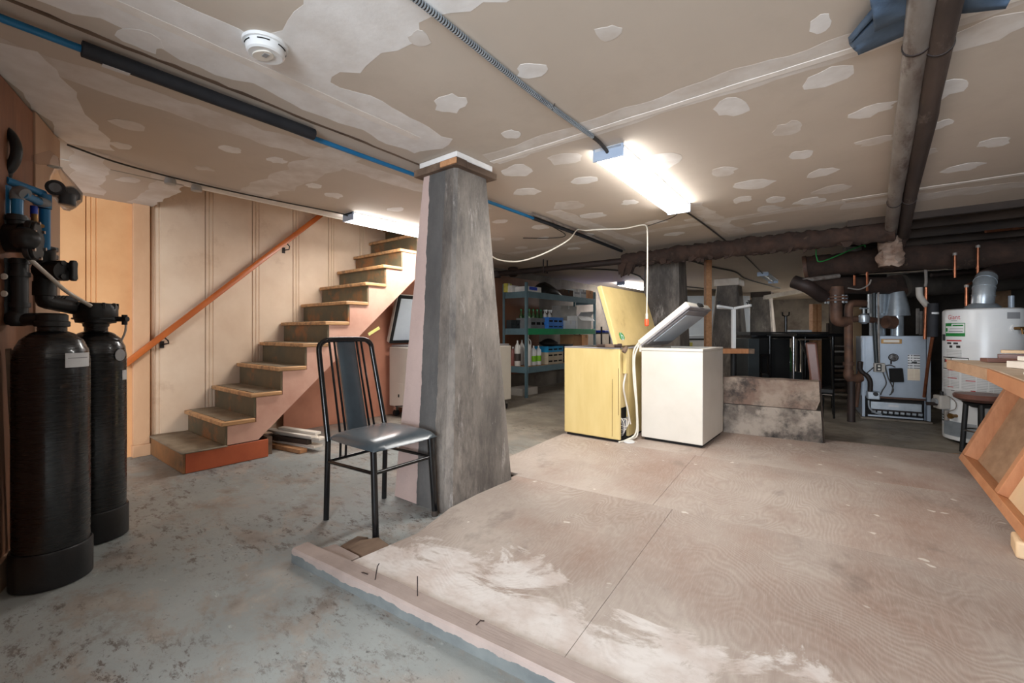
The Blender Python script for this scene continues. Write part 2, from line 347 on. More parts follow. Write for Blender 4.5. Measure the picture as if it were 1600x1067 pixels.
M['cardgrey'] = mk('grey_white_carton', (184, 178, 170), (164, 158, 150), 5, .7, 0, .03, 60)
M['cardpeach'] = mk('peach_carton', (232, 176, 128), (220, 160, 112), 5, .7, 0, .03, 60)
M['carddark'] = mk('brown_dark_carton', (88, 66, 48), (70, 52, 40), 5, .8, 0, .03, 60)
M['yellowpack'] = mk('yellow_pack', (200, 190, 70), (214, 208, 120), 14, .6, 0, 0)
M['bluecrate'] = mk('blue_crate_plastic', (62, 132, 216), (48, 114, 200), 4, .45, 0, 0)
M['bluetray'] = mk('deep_blue_tray', (38, 74, 196), (30, 62, 176), 4, .45, 0, 0)
M['cyancrate'] = mk('cyan_crate_plastic', (40, 150, 200), (30, 130, 182), 4, .45, 0, 0)
M['greycrate'] = mk('grey_crate_plastic', (132, 134, 136), (112, 114, 116), 4, .5, 0, 0)
M['beigecrate'] = mk('beige_crate_plastic', (202, 186, 160), (184, 168, 144), 4, .5, 0, 0)
M['darkbin'] = mk('dark_green_grey_bin', (52, 58, 60), (40, 46, 48), 4, .5, 0, 0)
M['jug'] = mk('white_jug_plastic', (222, 218, 212), (206, 200, 194), 5, .35, 0, 0)
M['jugred'] = mk('reddish_jug', (152, 96, 88), (134, 82, 76), 5, .35, 0, 0)
M['limelabel'] = mk('lime_label', (140, 206, 40), (120, 190, 30), 8, .5, 0, 0)
M['darklabel'] = mk('dark_label', (70, 60, 56), (50, 44, 42), 8, .5, 0, 0)
M['greenglass'] = mk('green_bottle', (62, 96, 58), (44, 74, 44), 6, .15, 0, 0)
M['greenprint'] = mk('green_print', (36, 140, 64), (28, 122, 56), 8, .5, 0, 0)
M['redprint'] = mk('red_print', (190, 44, 48), None, rough=.5, bump=0)
M['blackprint'] = mk('black_print', (40, 38, 38), None, rough=.5, bump=0)
M['greyprint'] = mk('grey_print', (150, 150, 152), None, rough=.5, bump=0)
M['cable'] = mk('dark_cable', (60, 54, 48), (48, 44, 40), 8, .6, 0, 0)
M['whitecord'] = mk('white_cord', (226, 220, 206), (206, 198, 182), 8, .45, 0, 0)
M['orangecap'] = mk('orange_plastic', (232, 92, 52), (216, 78, 42), 8, .4, 0, 0)
M['brownvinyl'] = mk('brown_vinyl', (128, 88, 76), (108, 72, 62), 6, .4, 0, .05, 90)
M['chrome'] = mk('chrome', (190, 190, 192), None, rough=.2, metal=1, bump=0)
M['fixture'] = mk('white_fixture_metal', (226, 228, 232), (214, 218, 224), 5, .4, .0, 0)
M['bluefix'] = mk('bluish_fixture_end', (176, 190, 210), (164, 180, 202), 5, .4, .2, 0)
M['stripes'] = None
def m_print(name, bg, ink, rows, th=.5, cols=30):
    s = NT(name); v = s.coord(); x, y, z = s.xyz(v)
    r = s.math('FRACT', s.math('MULTIPLY', z, rows)); line = s.math('LESS_THAN', r, th)
    wd = s.ramp(s.noise(s.coord((cols, cols, 3)), 1, 2), .36, .4)
    return s.out(s.mix(s.math('MULTIPLY', s.math('MULTIPLY', line, wd), .8), lin(bg), lin(ink)), .5)
M['print'] = m_print('printed_instructions', (226, 226, 224), (176, 176, 176), 70)
M['printdark'] = m_print('printed_wiring_chart', (226, 226, 226), (52, 52, 54), 34, .5, 40)
M['printpeach'] = m_print('printed_yellowed_sheet', (232, 220, 198), (206, 180, 156), 60)
def m_emit(name, strength, col=(1, .985, .95)):
    s = NT(name); s.p.inputs['Emission Color'].default_value = col+(1,); s.p.inputs['Emission Strength'].default_value = strength
    return s.out((.9, .9, .9, 1), .5)
M['tube_lit'] = m_emit('lit_diffuser', EMIT); M['tube_mid'] = m_emit('back_lit_diffuser', 34.0); M['tube_added'] = m_emit('added_far_diffuser', EMIT_ADDED)
def m_bag():
    s = NT('clear_bag_film'); s.p.inputs['Transmission Weight'].default_value = .9; s.p.inputs['IOR'].default_value = 1.08
    s.p.inputs['Alpha'].default_value = .6; return s.out(lin((236, 236, 240)), .12)
M['bag'] = m_bag()

def chaikin(poly, k=2):
    for _ in range(k):
        o = []
        for i, p in enumerate(poly):
            q = poly[(i+1) % len(poly)]
            o += [(p[0]*.75+q[0]*.25, p[1]*.75+q[1]*.25), (p[0]*.25+q[0]*.75, p[1]*.25+q[1]*.75)]
        poly = o
    return poly

# ------------------------------------------------------------------ the setting
ZC = 2.12
struct(MB().box((-5, -3, -.12), (3.4, 17.2, 0)).build('floor', M['floor'], local=True))
c = MB()
for a, b in (((-3.88, -3, ZC), (3.4, 5.35, 2.32)), ((-5, -3, ZC), (-3.9, 1.05, 2.32)), ((-5, 4.3, ZC), (-3.9, 17.2, 2.32)), ((-3.9, 5.35, ZC), (-.1, 17.2, 2.32)), ((-.1, 5.35, 2.27), (3.4, 17.2, 2.32))): c.box(a, b)
ceil = struct(c.build('ceiling', M['drywall'], local=True))
def ragged(poly, amp, step=.06):
    out = []
    for i, p in enumerate(poly):
        q = poly[(i+1) % len(poly)]; L = math.hypot(q[0]-p[0], q[1]-p[1]); n = max(1, int(L/step))
        for k in range(n):
            t = k/n; x = p[0]+(q[0]-p[0])*t; y = p[1]+(q[1]-p[1])*t
            d = mn.noise(Vector((x*6, y*6, 1.7)))*amp+mn.noise(Vector((x*17, y*17, 4)))*amp*.5
            out.append((x+(q[1]-p[1])/L*d, y-(q[0]-p[0])/L*d))
    return out
PC = [0]
def on_ceiling(name, poly, m, th):
    PC[0] += 1; th = th*.4+PC[0]*.00001
    return MB().prism(poly, ZC-th, ZC).build(name, m, ceil)
def strip(x0, y0, x1, y1, w, m, amp, th=.0012, name='joint_tape'):
    L = math.hypot(x1-x0, y1-y0); nx, ny = -(y1-y0)/L*w/2, (x1-x0)/L*w/2
    on_ceiling(name, ragged([(x0+nx, y0+ny), (x0-nx, y0-ny), (x1-nx, y1-ny), (x1+nx, y1+ny)], amp), m, th)
strip(-1.8, 2.08, 1.6, 2.08, .17, M['mud_thin'], .03); strip(-1.83, 2.115, 1.6, 2.115, .035, M['tape'], .006, .006)
strip(-2.0, 4.62, -.1, 4.55, .13, M['mud_thin'], .02); strip(-.12, 4.50, 1.3, 4.50, .06, M['tape'], .012, .005); strip(-.12, 4.72, 1.2, 4.85, .22, M['mud_thin'], .06)
strip(-1.89, -.6, -1.95, 1.72, .34, M['mud'], .07); strip(-1.89, -.6, -1.93, 1.6, .05, M['tape'], .004, .003)
strip(-1.8, .86, 1.4, 1.0, .32, M['mud'], .07); strip(-1.12, 3.85, -1.05, 5.3, .18, M['mud_thin'], .04)
strip(-3.86, 1.46, -2.42, 1.47, .24, M['mud_thin'], .06); strip(-3.8, .86, -3.8, 4.2, .16, M['mud_thin'], .03); strip(-3.885, 1.05, -3.885, 4.3, .03, M['tape'], .002, .004)
strip(-2.55, .05, -2.6, 2.9, .18, M['mud_thin'], .05); strip(-4.75, .98, -3.9, .98, .16, M['mud_thin'], .04); strip(-2.15, 3.3, -2.12, 5.2, .14, M['mud_thin'], .03)
strip(-3.8, 4.75, -2.5, 4.68, .12, M['mud_thin'], .02)
strip(-2.5, .12, -3.5, .5, .2, M['mud'], .04); strip(-4.7, .66, -3.6, .5, .16, M['mud_thin'], .05)
PATCH = [(-0.71,1.46,0.05,0.05),(-1.06,1.47,0.06,0.05),(-1.51,1.45,0.09,0.07),(-1.26,1.06,0.04,0.04),(-0.11,1.87,0.03,0.06),(-0.49,2.30,0.07,0.09),(-0.29,2.73,0.07,0.09),(-0.11,2.29,0.10,0.08),(-0.29,3.18,0.06,0.08),(-0.72,3.19,0.08,0.09),(-0.62,3.60,0.14,0.10),(-0.20,3.63,0.08,0.09),(-0.18,4.10,0.12,0.10),(-0.75,3.97,0.06,0.10),(-0.54,4.14,0.07,0.1),(-0.63,4.40,0.09,0.1),(-0.33,4.36,0.11,0.1),(-1.54,2.77,0.09,0.08),(-1.95,3.24,0.14,0.13),(-2.02,2.72,0.10,0.09),(-1.94,3.67,0.12,0.10),(-1.44,2.36,0.12,0.10),(-1.49,1.88,0.05,0.05),(-1.80,2.33,0.11,0.10),(-1.01,2.77,0.16,0.14),(-2.58,3.74,0.10,0.10),(0.05,2.76,0.09,0.06),(0.07,3.21,0.09,0.06),(0.30,2.73,0.07,0.09),(0.32,3.17,0.05,0.07),(0.30,3.60,0.06,0.06),(0.59,3.65,0.06,0.09),(0.52,4.09,0.10,0.08),(0.35,2.30,0.11,0.09),(0.36,1.93,0.16,0.07),(-2.07,0.43,0.07,0.07),(-2.98,0.56,0.07,0.07),(-3.34,0.60,0.06,0.05),(-2.90,1.01,0.05,0.05),(-3.38,1.02,0.05,0.06),(-3.25,1.85,0.07,0.07),(-3.15,1.64,0.06,0.05),(-4.05,0.77,0.09,0.05),(-2.86,1.25,0.06,0.05),(-1.50,3.48,0.07,0.07),(-1.25,4.40,0.09,0.07),(-1.57,4.26,0.10,0.07),(-3.2,2.4,.08,.07),(-2.75,2.75,.07,.07),(-3.1,3.3,.08,.08),(-2.75,3.3,.08,.07),(-3.3,3.9,.09,.08),(-2.85,4.2,.08,.08),(-2.4,4.35,.09,.07),(-3.4,4.5,.08,.08),(-2.9,4.95,.09,.08),(-1.6,4.9,.1,.08),(-.75,4.95,.1,.06)]
for i, (x, y, a, b) in enumerate(PATCH):
    n = 14; ph = random.random()*6; rot = random.uniform(-.5, .5); ir = random.uniform(.1, .3)
    pl = []
    for k in range(n):
        t = 2*math.pi*k/n; r = 1+ir*mn.noise(Vector((math.cos(t)*1.6+ph*3, math.sin(t)*1.6, i)))*1.6+random.uniform(-.13, .13)
        px, py = a*r*math.cos(t), b*r*math.sin(t); pl.append((x+px*math.cos(rot)-py*math.sin(rot), y+px*math.sin(rot)+py*math.cos(rot)))
    on_ceiling('joint_compound_patch', ragged(pl, .012, .025), M['mud'] if i % 3 else M['mud_thin'], .0015)
# exposed dark joists over the boiler corner
for k in range(9):
    MB().box((-.1, 5.62+k*.62, 2.13), (3.35, 5.68+k*.62, 2.27)).build('joist', M['darkwood'], ceil)
MB().box((-.1, 5.35, 2.06), (3.35, 5.40, 2.27)).build('header_board', M['darkwood'], ceil)
MB().box((-.5, 10.6, 1.78), (2.6, 10.7, 2.12)).build('drop_board', M['cardgrey'], ceil)

a_, b_ = atd(1178, 468, 12.5), atd(1288, 448, 9.3)
struct(MB().beam(a_, b_, .10, .10).build('trim_2', M['whitewood'], bevel=.004))
# left wall: grooved paint panels, post, concrete beyond
wl = struct(MB().box((-5, -3, 0), (-4.82, 17.2, ZC)).box((-5, 1.05, ZC), (-4.82, 4.3, 3.5)).build('wall_left', M['dirtyconc'], local=True))
def wall_panel(y0, y1, z0, z1, m):
    g = .0055; e = .026; pr = [(-4.82, y0), (-4.80, y0)]
    for base in (y0+.004, y1-.004-2*e-2*g): pass
    prof = [(-4.82, y0+.002), (-4.806, y0+.002), (-4.80, y0+g)]
    for q in (y0+.03, y0+.06):
        prof += [(-4.80, q-g), (-4.807, q), (-4.80, q+g)]
    prof += [(-4.80, y1-g), (-4.806, y1-.002), (-4.82, y1-.002)]
    MB().prism(prof, z0, z1).build('wall_panel', m, wl, ang=15)
for k in range(13):
    y0 = .652+(k-3)*.405; lo = k > 3
    if y0+.405 < 1.1: wall_panel(y0, y0+.405, 0.0, ZC, M['orange'])
    else: wall_panel(y0, y0+.405, 0.0, 3.48, M['peach'])
MB().box((-4.82, 5.0, .3), (-4.80, 6.9, 2.0)).build('wall_panel', M['brownwall'], wl)
struct(MB().box((-4.80, .93, .1), (-4.745, 1.04, ZC)).box((-4.80, .925, 0), (-4.74, 1.045, .1)).build('trim_1', M['trimpaint'], bevel=.004))
sw = MB().box((-3.9, 1.0, 2.32), (-3.84, 4.3, 3.5)).box((-4.82, 1.0, 2.32), (-3.9, 1.05, 3.5)).box((-4.82, 4.3, 2.32), (-3.9, 4.36, 3.5)).box((-5, 1.0, 3.5), (-3.84, 4.36, 3.56))
struct(sw.build('wall_light_block', M['peach'], local=True))  # unseen upper walls and lid, added to keep world light out
struct(MB().box((-5, 17.2, 0), (3.4, 17.3, 2.32)).build('wall_back', M['dirtyconc'], local=True))
struct(MB().box((3.3, -3, 0), (3.4, 17.2, 2.32)).build('wall_right', M['darkboard'], local=True))
# near partition beside the tanks
PO = Vector((-2.7, .10, 0)); PD = Vector((-.95, .313, 0)).normalized(); PN = Vector((PD.y, -PD.x, 0)); PN = PN if PN.y > 0 else -PN
def part_s(px):
    r = ray(px, HY); t = (PO-CP).dot(PN)/r.dot(PN); return (CP+r*t-PO).dot(PD)
def pbox(s0, s1, z0, z1, t0, t1):
    q = lambda s, t: PO+PD*s+PN*t
    p = [q(s0, t0), q(s1, t0), q(s1, t1), q(s0, t1)]
    return MB().hexa([v+Vector((0, 0, z0)) for v in p], [v+Vector((0, 0, z1)) for v in p])
s1, s2 = part_s(52), part_s(91)
wn = struct(pbox(-1.6, s2, 0, ZC, -.1, -.014).build('wall_near', M['darkboard'], local=True))
pbox(s1-1.2, s1-.004, .12, 2.10, -.014, 0).build('wall_panel', M['brownwall'], wn, bevel=.002)
pbox(-1.55, s1-1.206, .12, 2.10, -.014, 0).build('wall_panel', M['brownwall'], wn, bevel=.002)
pbox(s1, s2, .12, 2.11, -.014, .008).build('batten', M['tanboard'], wn, bevel=.003)
struct(pbox(-1.6, s2, 0, .12, -.014, .016).build('baseboard_left', M['tanboard'], bevel=.004))

# concrete pillars
def pillar(base, top, zt, cap, m, label, place):
    (x0, y0, x1, y1), (a0, b0, a1, b1) = base, top
    o = Vector(((x0+x1)/2, (y0+y1)/2, 0))
    t = thing('concrete_pillar', label, 'pillar', o)
    vb = [(x0, y0), (x1, y0), (x1, y1), (x0, y1)]; vt = [(a0, b0), (a1, b0), (a1, b1), (a0, b1)]
    mb = MB(); n = 12; m_ = 6
    # grid over the four faces so the cast surface can be slightly uneven
    ring = []
    for i in range(n+1):
        f = i/n; q = [Vector((vb[k][0]+(vt[k][0]-vb[k][0])*f, vb[k][1]+(vt[k][1]-vb[k][1])*f, zt*f)) for k in range(4)]
        rr = []
        for k in range(4):
            A, B = q[k], q[(k+1) % 4]
            for j in range(m_):
                u = j/m_; u = .06 if j == 0 else u
                p = A.lerp(B, u)
                rr.append(p+Vector((mn.noise(p*5)*.007, mn.noise(p*5+Vector((9, 0, 0)))*.007, 0)))
            rr.append(A.lerp(B, .94)+Vector((0, 0, 0)))
        ring.append(rr)
    N = len(ring[0]); vs = [v for r in ring for v in r]
    fs = [(i*N+k, i*N+(k+1) % N, (i+1)*N+(k+1) % N, (i+1)*N+k) for i in range(n) for k in range(N)]
    mb.add(vs, fs, True); mb.add(ring[0], [tuple(range(N))[::-1]]); mb.add(ring[-1], [tuple(range(N))])
    mb.build('shaft', m, t, ang=30)
    if cap == 'planks':
        cx0, cy0, cx1, cy1 = a0-.035, b0-.035, a1+.04, b1+.045
        MB().box((cx0, cy0, zt), (cx1, cy0+.09, zt+.045)).build('cap_plank', M['rotten'], t, bevel=.004)
        MB().box((cx1-.09, cy0+.092, zt), (cx1, cy1, zt+.04)).build('cap_plank', M['rotten'], t, bevel=.004)
        MB().box((cx1-.13, cy0-.012, zt+.002), (cx1+.006, cy0-.001, zt+.036)).build('wood_shim', M['wood'], t, bevel=.003)
        MB().box((cx0+.02, cy0+.095, zt), (cx1-.095, cy1-.02, zt+.05)).build('cap_plank', M['darkwood'], t)
        MB().box((cx0+.03, cy0+.02, zt+.051), (cx1-.02, cy1-.02, ZC-.002)).build('plaster_collar', M['mud'], t, bevel=.004)
    else:
        MB().box((a0-.03, b0-.03, zt), (a1+.03, b1+.03, ZC-.003)).build('cap_plank', M[cap], t, bevel=.004)
    return t
pillar((-2.37, 1.75, -1.85, 2.38), (-2.20, 1.855, -1.89, 2.14), 2.03, 'planks', M['pillar1'], 'tapered concrete pillar with a pink painted side, right behind the black chair', 0)
pillar((-2.40, 5.78, -1.82, 6.36), (-2.36, 5.95, -1.9, 6.3), 2.03, 'darkwood', M['pillar'], 'tapered dark concrete pillar rising behind the two open freezers', 1)
pillar((-2.52, 9.6, -1.78, 10.3), (-2.33, 9.7, -1.93, 10.15), 1.98, 'whitewood', M['pillar'], 'tapered concrete pillar with a white cap behind the upturned white table base', 2)
pillar((-2.50, 13.4, -1.75, 14.1), (-2.33, 13.5, -1.9, 13.95), 1.98, 'darkwood', M['pillar'], 'farthest dark concrete pillar above the black tables', 3)

# plywood platform
U = Vector((.9962, .0872, 0)); V = Vector((-.0872, .9962, 0)); PORG = Vector((-2.03, .95, 0))
pf = thing('plywood_platform', 'low platform of weathered plywood sheets edged by a pink and grey painted curb', 'platform', PORG, math.atan2(U.y, U.x))
def sheet(poly, i): MB().prism(poly, .032, .05).build('plywood_sheet', PLYM[i % 3], pf, local=True)
PLYM = [m_ply(1), m_ply(2.3), m_ply(3.9)]
g = .0009
sheet([(.30, .092), (1.33-g, .092), (1.33-g, 1.45-g), (.27, 1.45-g), (.27, .78), (.345, .45)], 0)
sheet([(1.33+g, .092), (3.2, .092), (3.2, 1.45-g), (1.33+g, 1.45-g)], 0)
sheet([(-.02, 1.5), (.27, 1.5), (.27, 1.45+g), (1.22-g, 1.45+g), (1.22-g, 2.67-g), (-.02, 2.67-g)], 1)
sheet([(1.22+g, 1.45+g), (3.2, 1.45+g), (3.2, 2.67-g), (1.22+g, 2.67-g)], 1)
sheet([(-.02, 2.67+g), (1.26-g, 2.67+g), (1.26-g, 3.89), (-.02, 3.89)], 2)
sheet([(1.26+g, 2.67+g), (3.2, 2.67+g), (3.2, 3.89), (1.26+g, 3.89)], 2)
for v0 in (.5, 1.4, 2.2, 3.0, 3.82): MB().box((.36, v0, 0), (3.15, v0+.04, .032)).build('sleeper', M['rotten'], pf, local=True)
cb = MB()
nn = 30; prof = [(0, .003), (.004, 0), (.004, .056), (.012, .064), (.083, .064), (.09, .055), (.09, 0)]
vs = []
for i in range(nn+1):
    u = 3.2*i/nn
    for (b, z) in prof[1:]: vs.append(Vector((u, b+mn.noise(Vector((u*3, b*9, 2)))*.003, z+(mn.noise(Vector((u*4, b*7, 7)))*.003 if z > .01 else 0))))
k_ = len(prof)-1
cb.add(vs, [(i*k_+j, i*k_+(j+1) % k_, (i+1)*k_+(j+1) % k_, (i+1)*k_+j) for i in range(nn) for j in range(k_)]+[tuple(range(k_))[::-1], tuple(range(nn*k_, nn*k_+k_))])
cb.build('curb', M['curb'], pf, local=True, ang=35)
MB().prism([(.08, .094), (.29, .094), (.29, .15), (.1, .16)], 0, .05).build('curb_filler', M['curb'], pf, local=True, bevel=.004)
MB().prism([(.17, .17), (.30, .165), (.335, .30), (.2, .33), (.15, .26)], .0, .042).build('rotten_block', M['rotten'], pf, local=True, bevel=.006)
MB().prism([(.10, .18), (.155, .18), (.14, .32), (.08, .3)], .0, .03).build('rotten_block', M['rotten'], pf, local=True, bevel=.006)
for (u, v, dx, dy, h) in ((.52, .045, .02, .004, .07), (.74, .06, .0, .0, .075), (1.02, .05, .03, .01, .02), (.42, .05, .05, .0, .006)):
    MB().tube([(u, v, .06), (u+dx*.5, v+dy, .062+h*.8), (u+dx, v+dy, .062+h)], .0022, 6).build('nail', M['irondark'], pf, local=True)

# ------------------------------------------------------------------ staircase
X0, X1 = -4.785, -3.9
st = thing('staircase', 'worn wooden staircase with a pink side stringer rising along the peach wall', 'staircase', (-4.35, 1.04, 0))
yN = lambda k: 1.291+(k-2)*.2113; zT = lambda k: .345+(k-2)*.2008
bx = MB().box((X0, 1.045, .003), (X1, 1.06, .150)); bx.build('step_end_board', M['boxend'], st, bevel=.003)
MB().box((X1-.015, 1.061, .003), (X1, 1.64, .150)).build('step_side_board', M['stepbox'], st, bevel=.002)
mp = MB(); n = 8; vs = []
for i in range(n+1):
    for j in range(n+1):
        x = X0+.005+(X1-X0-.0)*i/n; y = 1.035+.30*j/n; vs.append(Vector((x, y, .151+.004*mn.noise(Vector((x*5, y*5, 0)))+(.0 if i < n else -.004))))
mp.add(vs, [(i*(n+1)+j, (i+1)*(n+1)+j, (i+1)*(n+1)+j+1, i*(n+1)+j+1) for i in range(n) for j in range(n)])
mo = mp.build('step_mat', M['treadmat'], st); sm = mo.modifiers.new('s', 'SOLIDIFY'); sm.thickness = .009; sm.offset = 1
for k in range(2, 13):
    y, z = yN(k), zT(k); ytop = y+.2113+.045
    o = MB().box((X0, y, z-.036), (X1+.012, ytop-.01, z-.003)).build('tread', M['tread'], st, bevel=.006)
    MB().box((X0+.02, y+.035, z-.003), (X1-.02, ytop-.012, z+.0015)).build('tread_mat', M['treadmat'], o, bevel=.001)
    zb = zT(k-1) if k > 2 else .155
    MB().box((X0+.01, y+.028, zb), (X1-.004, y+.043, z-.037)).build('riser', M['riser'], st)
# sawtooth stringers
def stringer(xa, xb, m, name):
    low = lambda y: .158+(y-1.561)*(1.557-.158)/(3.109-1.561)
    prof = [(1.336, .16)]
    for k in range(2, 13):
        y = yN(k)+.045; prof += [(y, zT(k)-.038), (y+.2113, zT(k)-.038)]
    ye = yN(12)+.045+.2113
    prof = [(yN(2)+.045, .158)]+prof[1:]+[(ye, low(ye)), (1.561, .158)]
    R = Matrix(((0, 0, 1, 0), (1, 0, 0, 0), (0, 1, 0, 0), (0, 0, 0, 1)))
    return MB().prism(prof, xa, xb, R).build(name, m, st)
so = stringer(X1-.045, X1-.002, M['pinkpaint'], 'stringer'); stringer(X0, X0+.03, M['pinkpaint'], 'stringer')
mtp = mk('yellow_tape', (222, 214, 120), (206, 206, 150), 9, .5, 0, 0)
d = Vector((0, .13, .07)); MB().beam((X1-.001, 2.60, 1.02), Vector((X1-.001, 2.60, 1.02))+d, .003, .03, up=(0, -.5, 1)).build('tape_piece', mtp, st)
MB().box((-4.79, 1.66, .0), (-3.97, 1.70, .15)).build('under_step_block', M['rotten'], st)
hr = thing('handrail', 'varnished orange wooden handrail on brackets along the peach stair wall', 'handrail', (-4.72, .86, .77))
a, b = Vector((-4.715, .855, .768)), Vector((-4.715, 2.95, 2.735))
ru = Vector((0, -(b-a).z, (b-a).y)).normalized()
prof = [(-.019, -.024), (.019, -.024), (.021, .005), (.014, .024), (-.014, .024), (-.021, .005)]
MB().hexa([a+Vector((p[0], 0, 0))+ru*p[1] for p in prof], [b+Vector((p[0], 0, 0))+ru*p[1] for p in prof]).build('rail', M['handrail'], hr, bevel=.003)
for f in (.125, .62):
    p = a.lerp(b, f)-ru*.024
    MB().tube([p, p-ru*.035, p-ru*.055+Vector((-.04, 0, -.01)), Vector((-4.798, p.y, p.z-.06))], .006, 8).cbox((-4.796, p.y, p.z-.06), (.006, .03, .06)).build('rail_bracket', M['irondark'], hr)
Rq = Matrix(((0, 0, 1, 0), (1, 0, 0, 0), (0, 1, 0, 0), (0, 0, 0, 1)))
MB().prism([(2.12, .002), (3.95, .002), (3.95, 2.05), (3.70, 2.05), (2.12, .63)], -4.70, -4.685, Rq).build('under_stair_panel', M['terracotta'], st)
# offcuts under the stairs
for i, (x0, y0, x1, y1, z, w, h, m) in enumerate(((-4.35, 1.70, -3.78, 1.80, .0, .07, .035, 'wood'), (-4.4, 1.78, -3.72, 1.9, .037, .09, .022, 'whitewood'), (-4.3, 1.73, -3.80, 1.86, .060, .05, .04, 'darkwood'), (-4.3, 1.80, -3.70, 1.93, .101, .08, .02, 'whitewood'), (-4.36, 1.76, -3.75, 1.88, .122, .07, .018, 'whitewood'), (-4.25, 1.82, -3.76, 1.92, .141, .06, .022, 'whitewood'))):
    o = MB().beam((x0, y0+.08, z+h/2), (x1, y1+.08, z+h/2), w, h).build('wood_offcut', M[m], bevel=.002)
    tag(o, ['bottom bare wood offcut of the small stack under the stairs', 'wide white trim offcut second from the bottom of the stack under the stairs', 'dark wood offcut in the middle of the stack under the stairs', 'white trim offcut sticking out farthest from the stack under the stairs', 'white trim offcut second from the top of the stack under the stairs', 'topmost white trim offcut of the stack under the stairs'][i], 'offcut', 'trim offcuts under the stairs')

# ------------------------------------------------------------------ black chair
ch = thing('dining_chair', 'black tubular metal chair with grey padded seat and tall back before the pillar', 'chair', (-2.12, 1.495, 0))
FL, FR, BL, BR = Vector((-1.895, 1.305, 0)), Vector((-1.905, 1.702, 0)), Vector((-2.343, 1.292, 0)), Vector((-2.36, 1.686, 0))
tl, tr = Vector((-2.445, 1.305, .93)), Vector((-2.475, 1.675, .93))
bl_s, br_s = Vector((-2.325, 1.293, .44)), Vector((-2.345, 1.686, .44))
r = .0155
arc = smooth_path([tl, Vector((-2.452, 1.312, .968)), Vector((-2.456, 1.345, .995)), Vector((-2.462, 1.40, 1.002)), Vector((-2.470, 1.58, 1.002)), Vector((-2.476, 1.635, .995)), Vector((-2.478, 1.668, .968)), tr], 4)
MB().tube([bl_s]+arc+[br_s], r, 12).build('back_frame', M['blackmetal'], ch)
for nm, q, top in (('leg', BL, bl_s), ('leg', BR, br_s)):
    MB().tube([q+Vector((0, 0, .0)), q.lerp(top, .5), top], r, 12).build(nm, M['blackmetal'], ch)
for q, tp in ((FL, Vector((-1.93, 1.315, .452))), (FR, Vector((-1.935, 1.69, .452)))):
    lg = MB().tube([q+Vector((0, 0, .02)), tp], .0165, 12).build('leg', M['blackmetal'], ch)
    MB().tube([q, q+Vector((0, 0, .03))], .0175, 12).build('foot_cap', mk('worn_foot_cap', (64, 52, 44), (40, 34, 30), 20, .7, 0, 0), lg)
L = lambda a, b, z: a.lerp(b, z/.45)
zs = .335
A_, B_, C_, D_ = L(BL, bl_s, zs), L(BR, br_s, zs), FL.lerp(Vector((-1.93, 1.315, .452)), zs/.452), FR.lerp(Vector((-1.935, 1.69, .452)), zs/.452)
for a, b in ((A_, C_), (B_, D_), (C_, D_), (A_, B_)): MB().tube([a, b], .0095, 10).build('stretcher', M['blackmetal'], ch)
for f in (.20, .29, .71, .80):
    p0 = A_.lerp(B_, f)+Vector((0, 0, 0)); p2 = arc[10].lerp(arc[-11], 0)+Vector((0, 0, 0)); tp = tl.lerp(tr, f); tp = Vector((tp.x-.018, tp.y, .998))
    md = bl_s.lerp(br_s, f); MB().tube([p0, md, tp], .0068, 8).build('back_rod', M['blackmetal'], ch)
# padded back panel
bp = MB(); nu, nv = 8, 18
def panel(off, sgn):
    out = []
    for j in range(nv+1):
        t = j/nv; z = .39+(.995-.39)*t; q0 = bl_s.lerp(tl, (z-.44)/.49); q1 = br_s.lerp(tr, (z-.44)/.49)
        for i in range(nu+1):
            f = .335+.33*i/nu; u = 2*i/nu-1; p = q0.lerp(q1, f)
            bul = (1-u**4)*(1-(2*t-1)**10)*.012
            out.append(p+Vector((off+sgn*bul, 0, .1*(0))))
    return out
fr_, bk_ = panel(.006, 1), panel(-.010, -.3); n1 = nu+1
fs = []
for j in range(nv):
    for i in range(nu):
        a = j*n1+i; fs += [(a, a+1, a+n1+1, a+n1)]; o = len(fr_); fs += [(o+a, o+a+n1, o+a+n1+1, o+a+1)]
o = len(fr_)
for j in range(nv): fs += [(j*n1, (j+1)*n1, o+(j+1)*n1, o+j*n1), (j*n1+nu, o+j*n1+nu, o+(j+1)*n1+nu, (j+1)*n1+nu)]
for i in range(nu): fs += [(i, o+i, o+i+1, i+1), (nv*n1+i, nv*n1+i+1, o+nv*n1+i+1, o+nv*n1+i)]
bp.add(fr_+bk_, fs, True); bp.build('backrest', M['vinyl'], ch, ang=60)
se = MB(); n = 22; q = [Vector((-1.882, 1.282, 0)), Vector((-1.888, 1.722, 0)), Vector((-2.335, 1.700, 0)), Vector((-2.318, 1.288, 0))]
top = []; bot = []
for i in range(n+1):
    for j in range(n+1):
        u, v = i/n, j/n; uu, vv = 2*u-1, 2*v-1
        k = 1-.035*(uu*uu*vv*vv)                                    # slightly rounded corners
        u2, v2 = .5+uu*k*.5, .5+vv*k*.5
        p = q[0].lerp(q[1], u2).lerp(q[3].lerp(q[2], u2), v2)
        e = (1-abs(uu)**7)*(1-abs(vv)**7)
        dome = .012*(1-uu*uu)*(1-vv*vv)
        wf = max(0, (.25-v2)/.25)
        top.append(p+Vector((0, 0, .466+.028*e**.5+dome-.015*wf**2))); bot.append(p+Vector((0, 0, .452)))
n1 = n+1; fs = []; o = n1*n1
for i in range(n):
    for j in range(n):
        a = i*n1+j; fs += [(a, a+1, a+n1+1, a+n1), (o+a, o+a+n1, o+a+n1+1, o+a+1)]
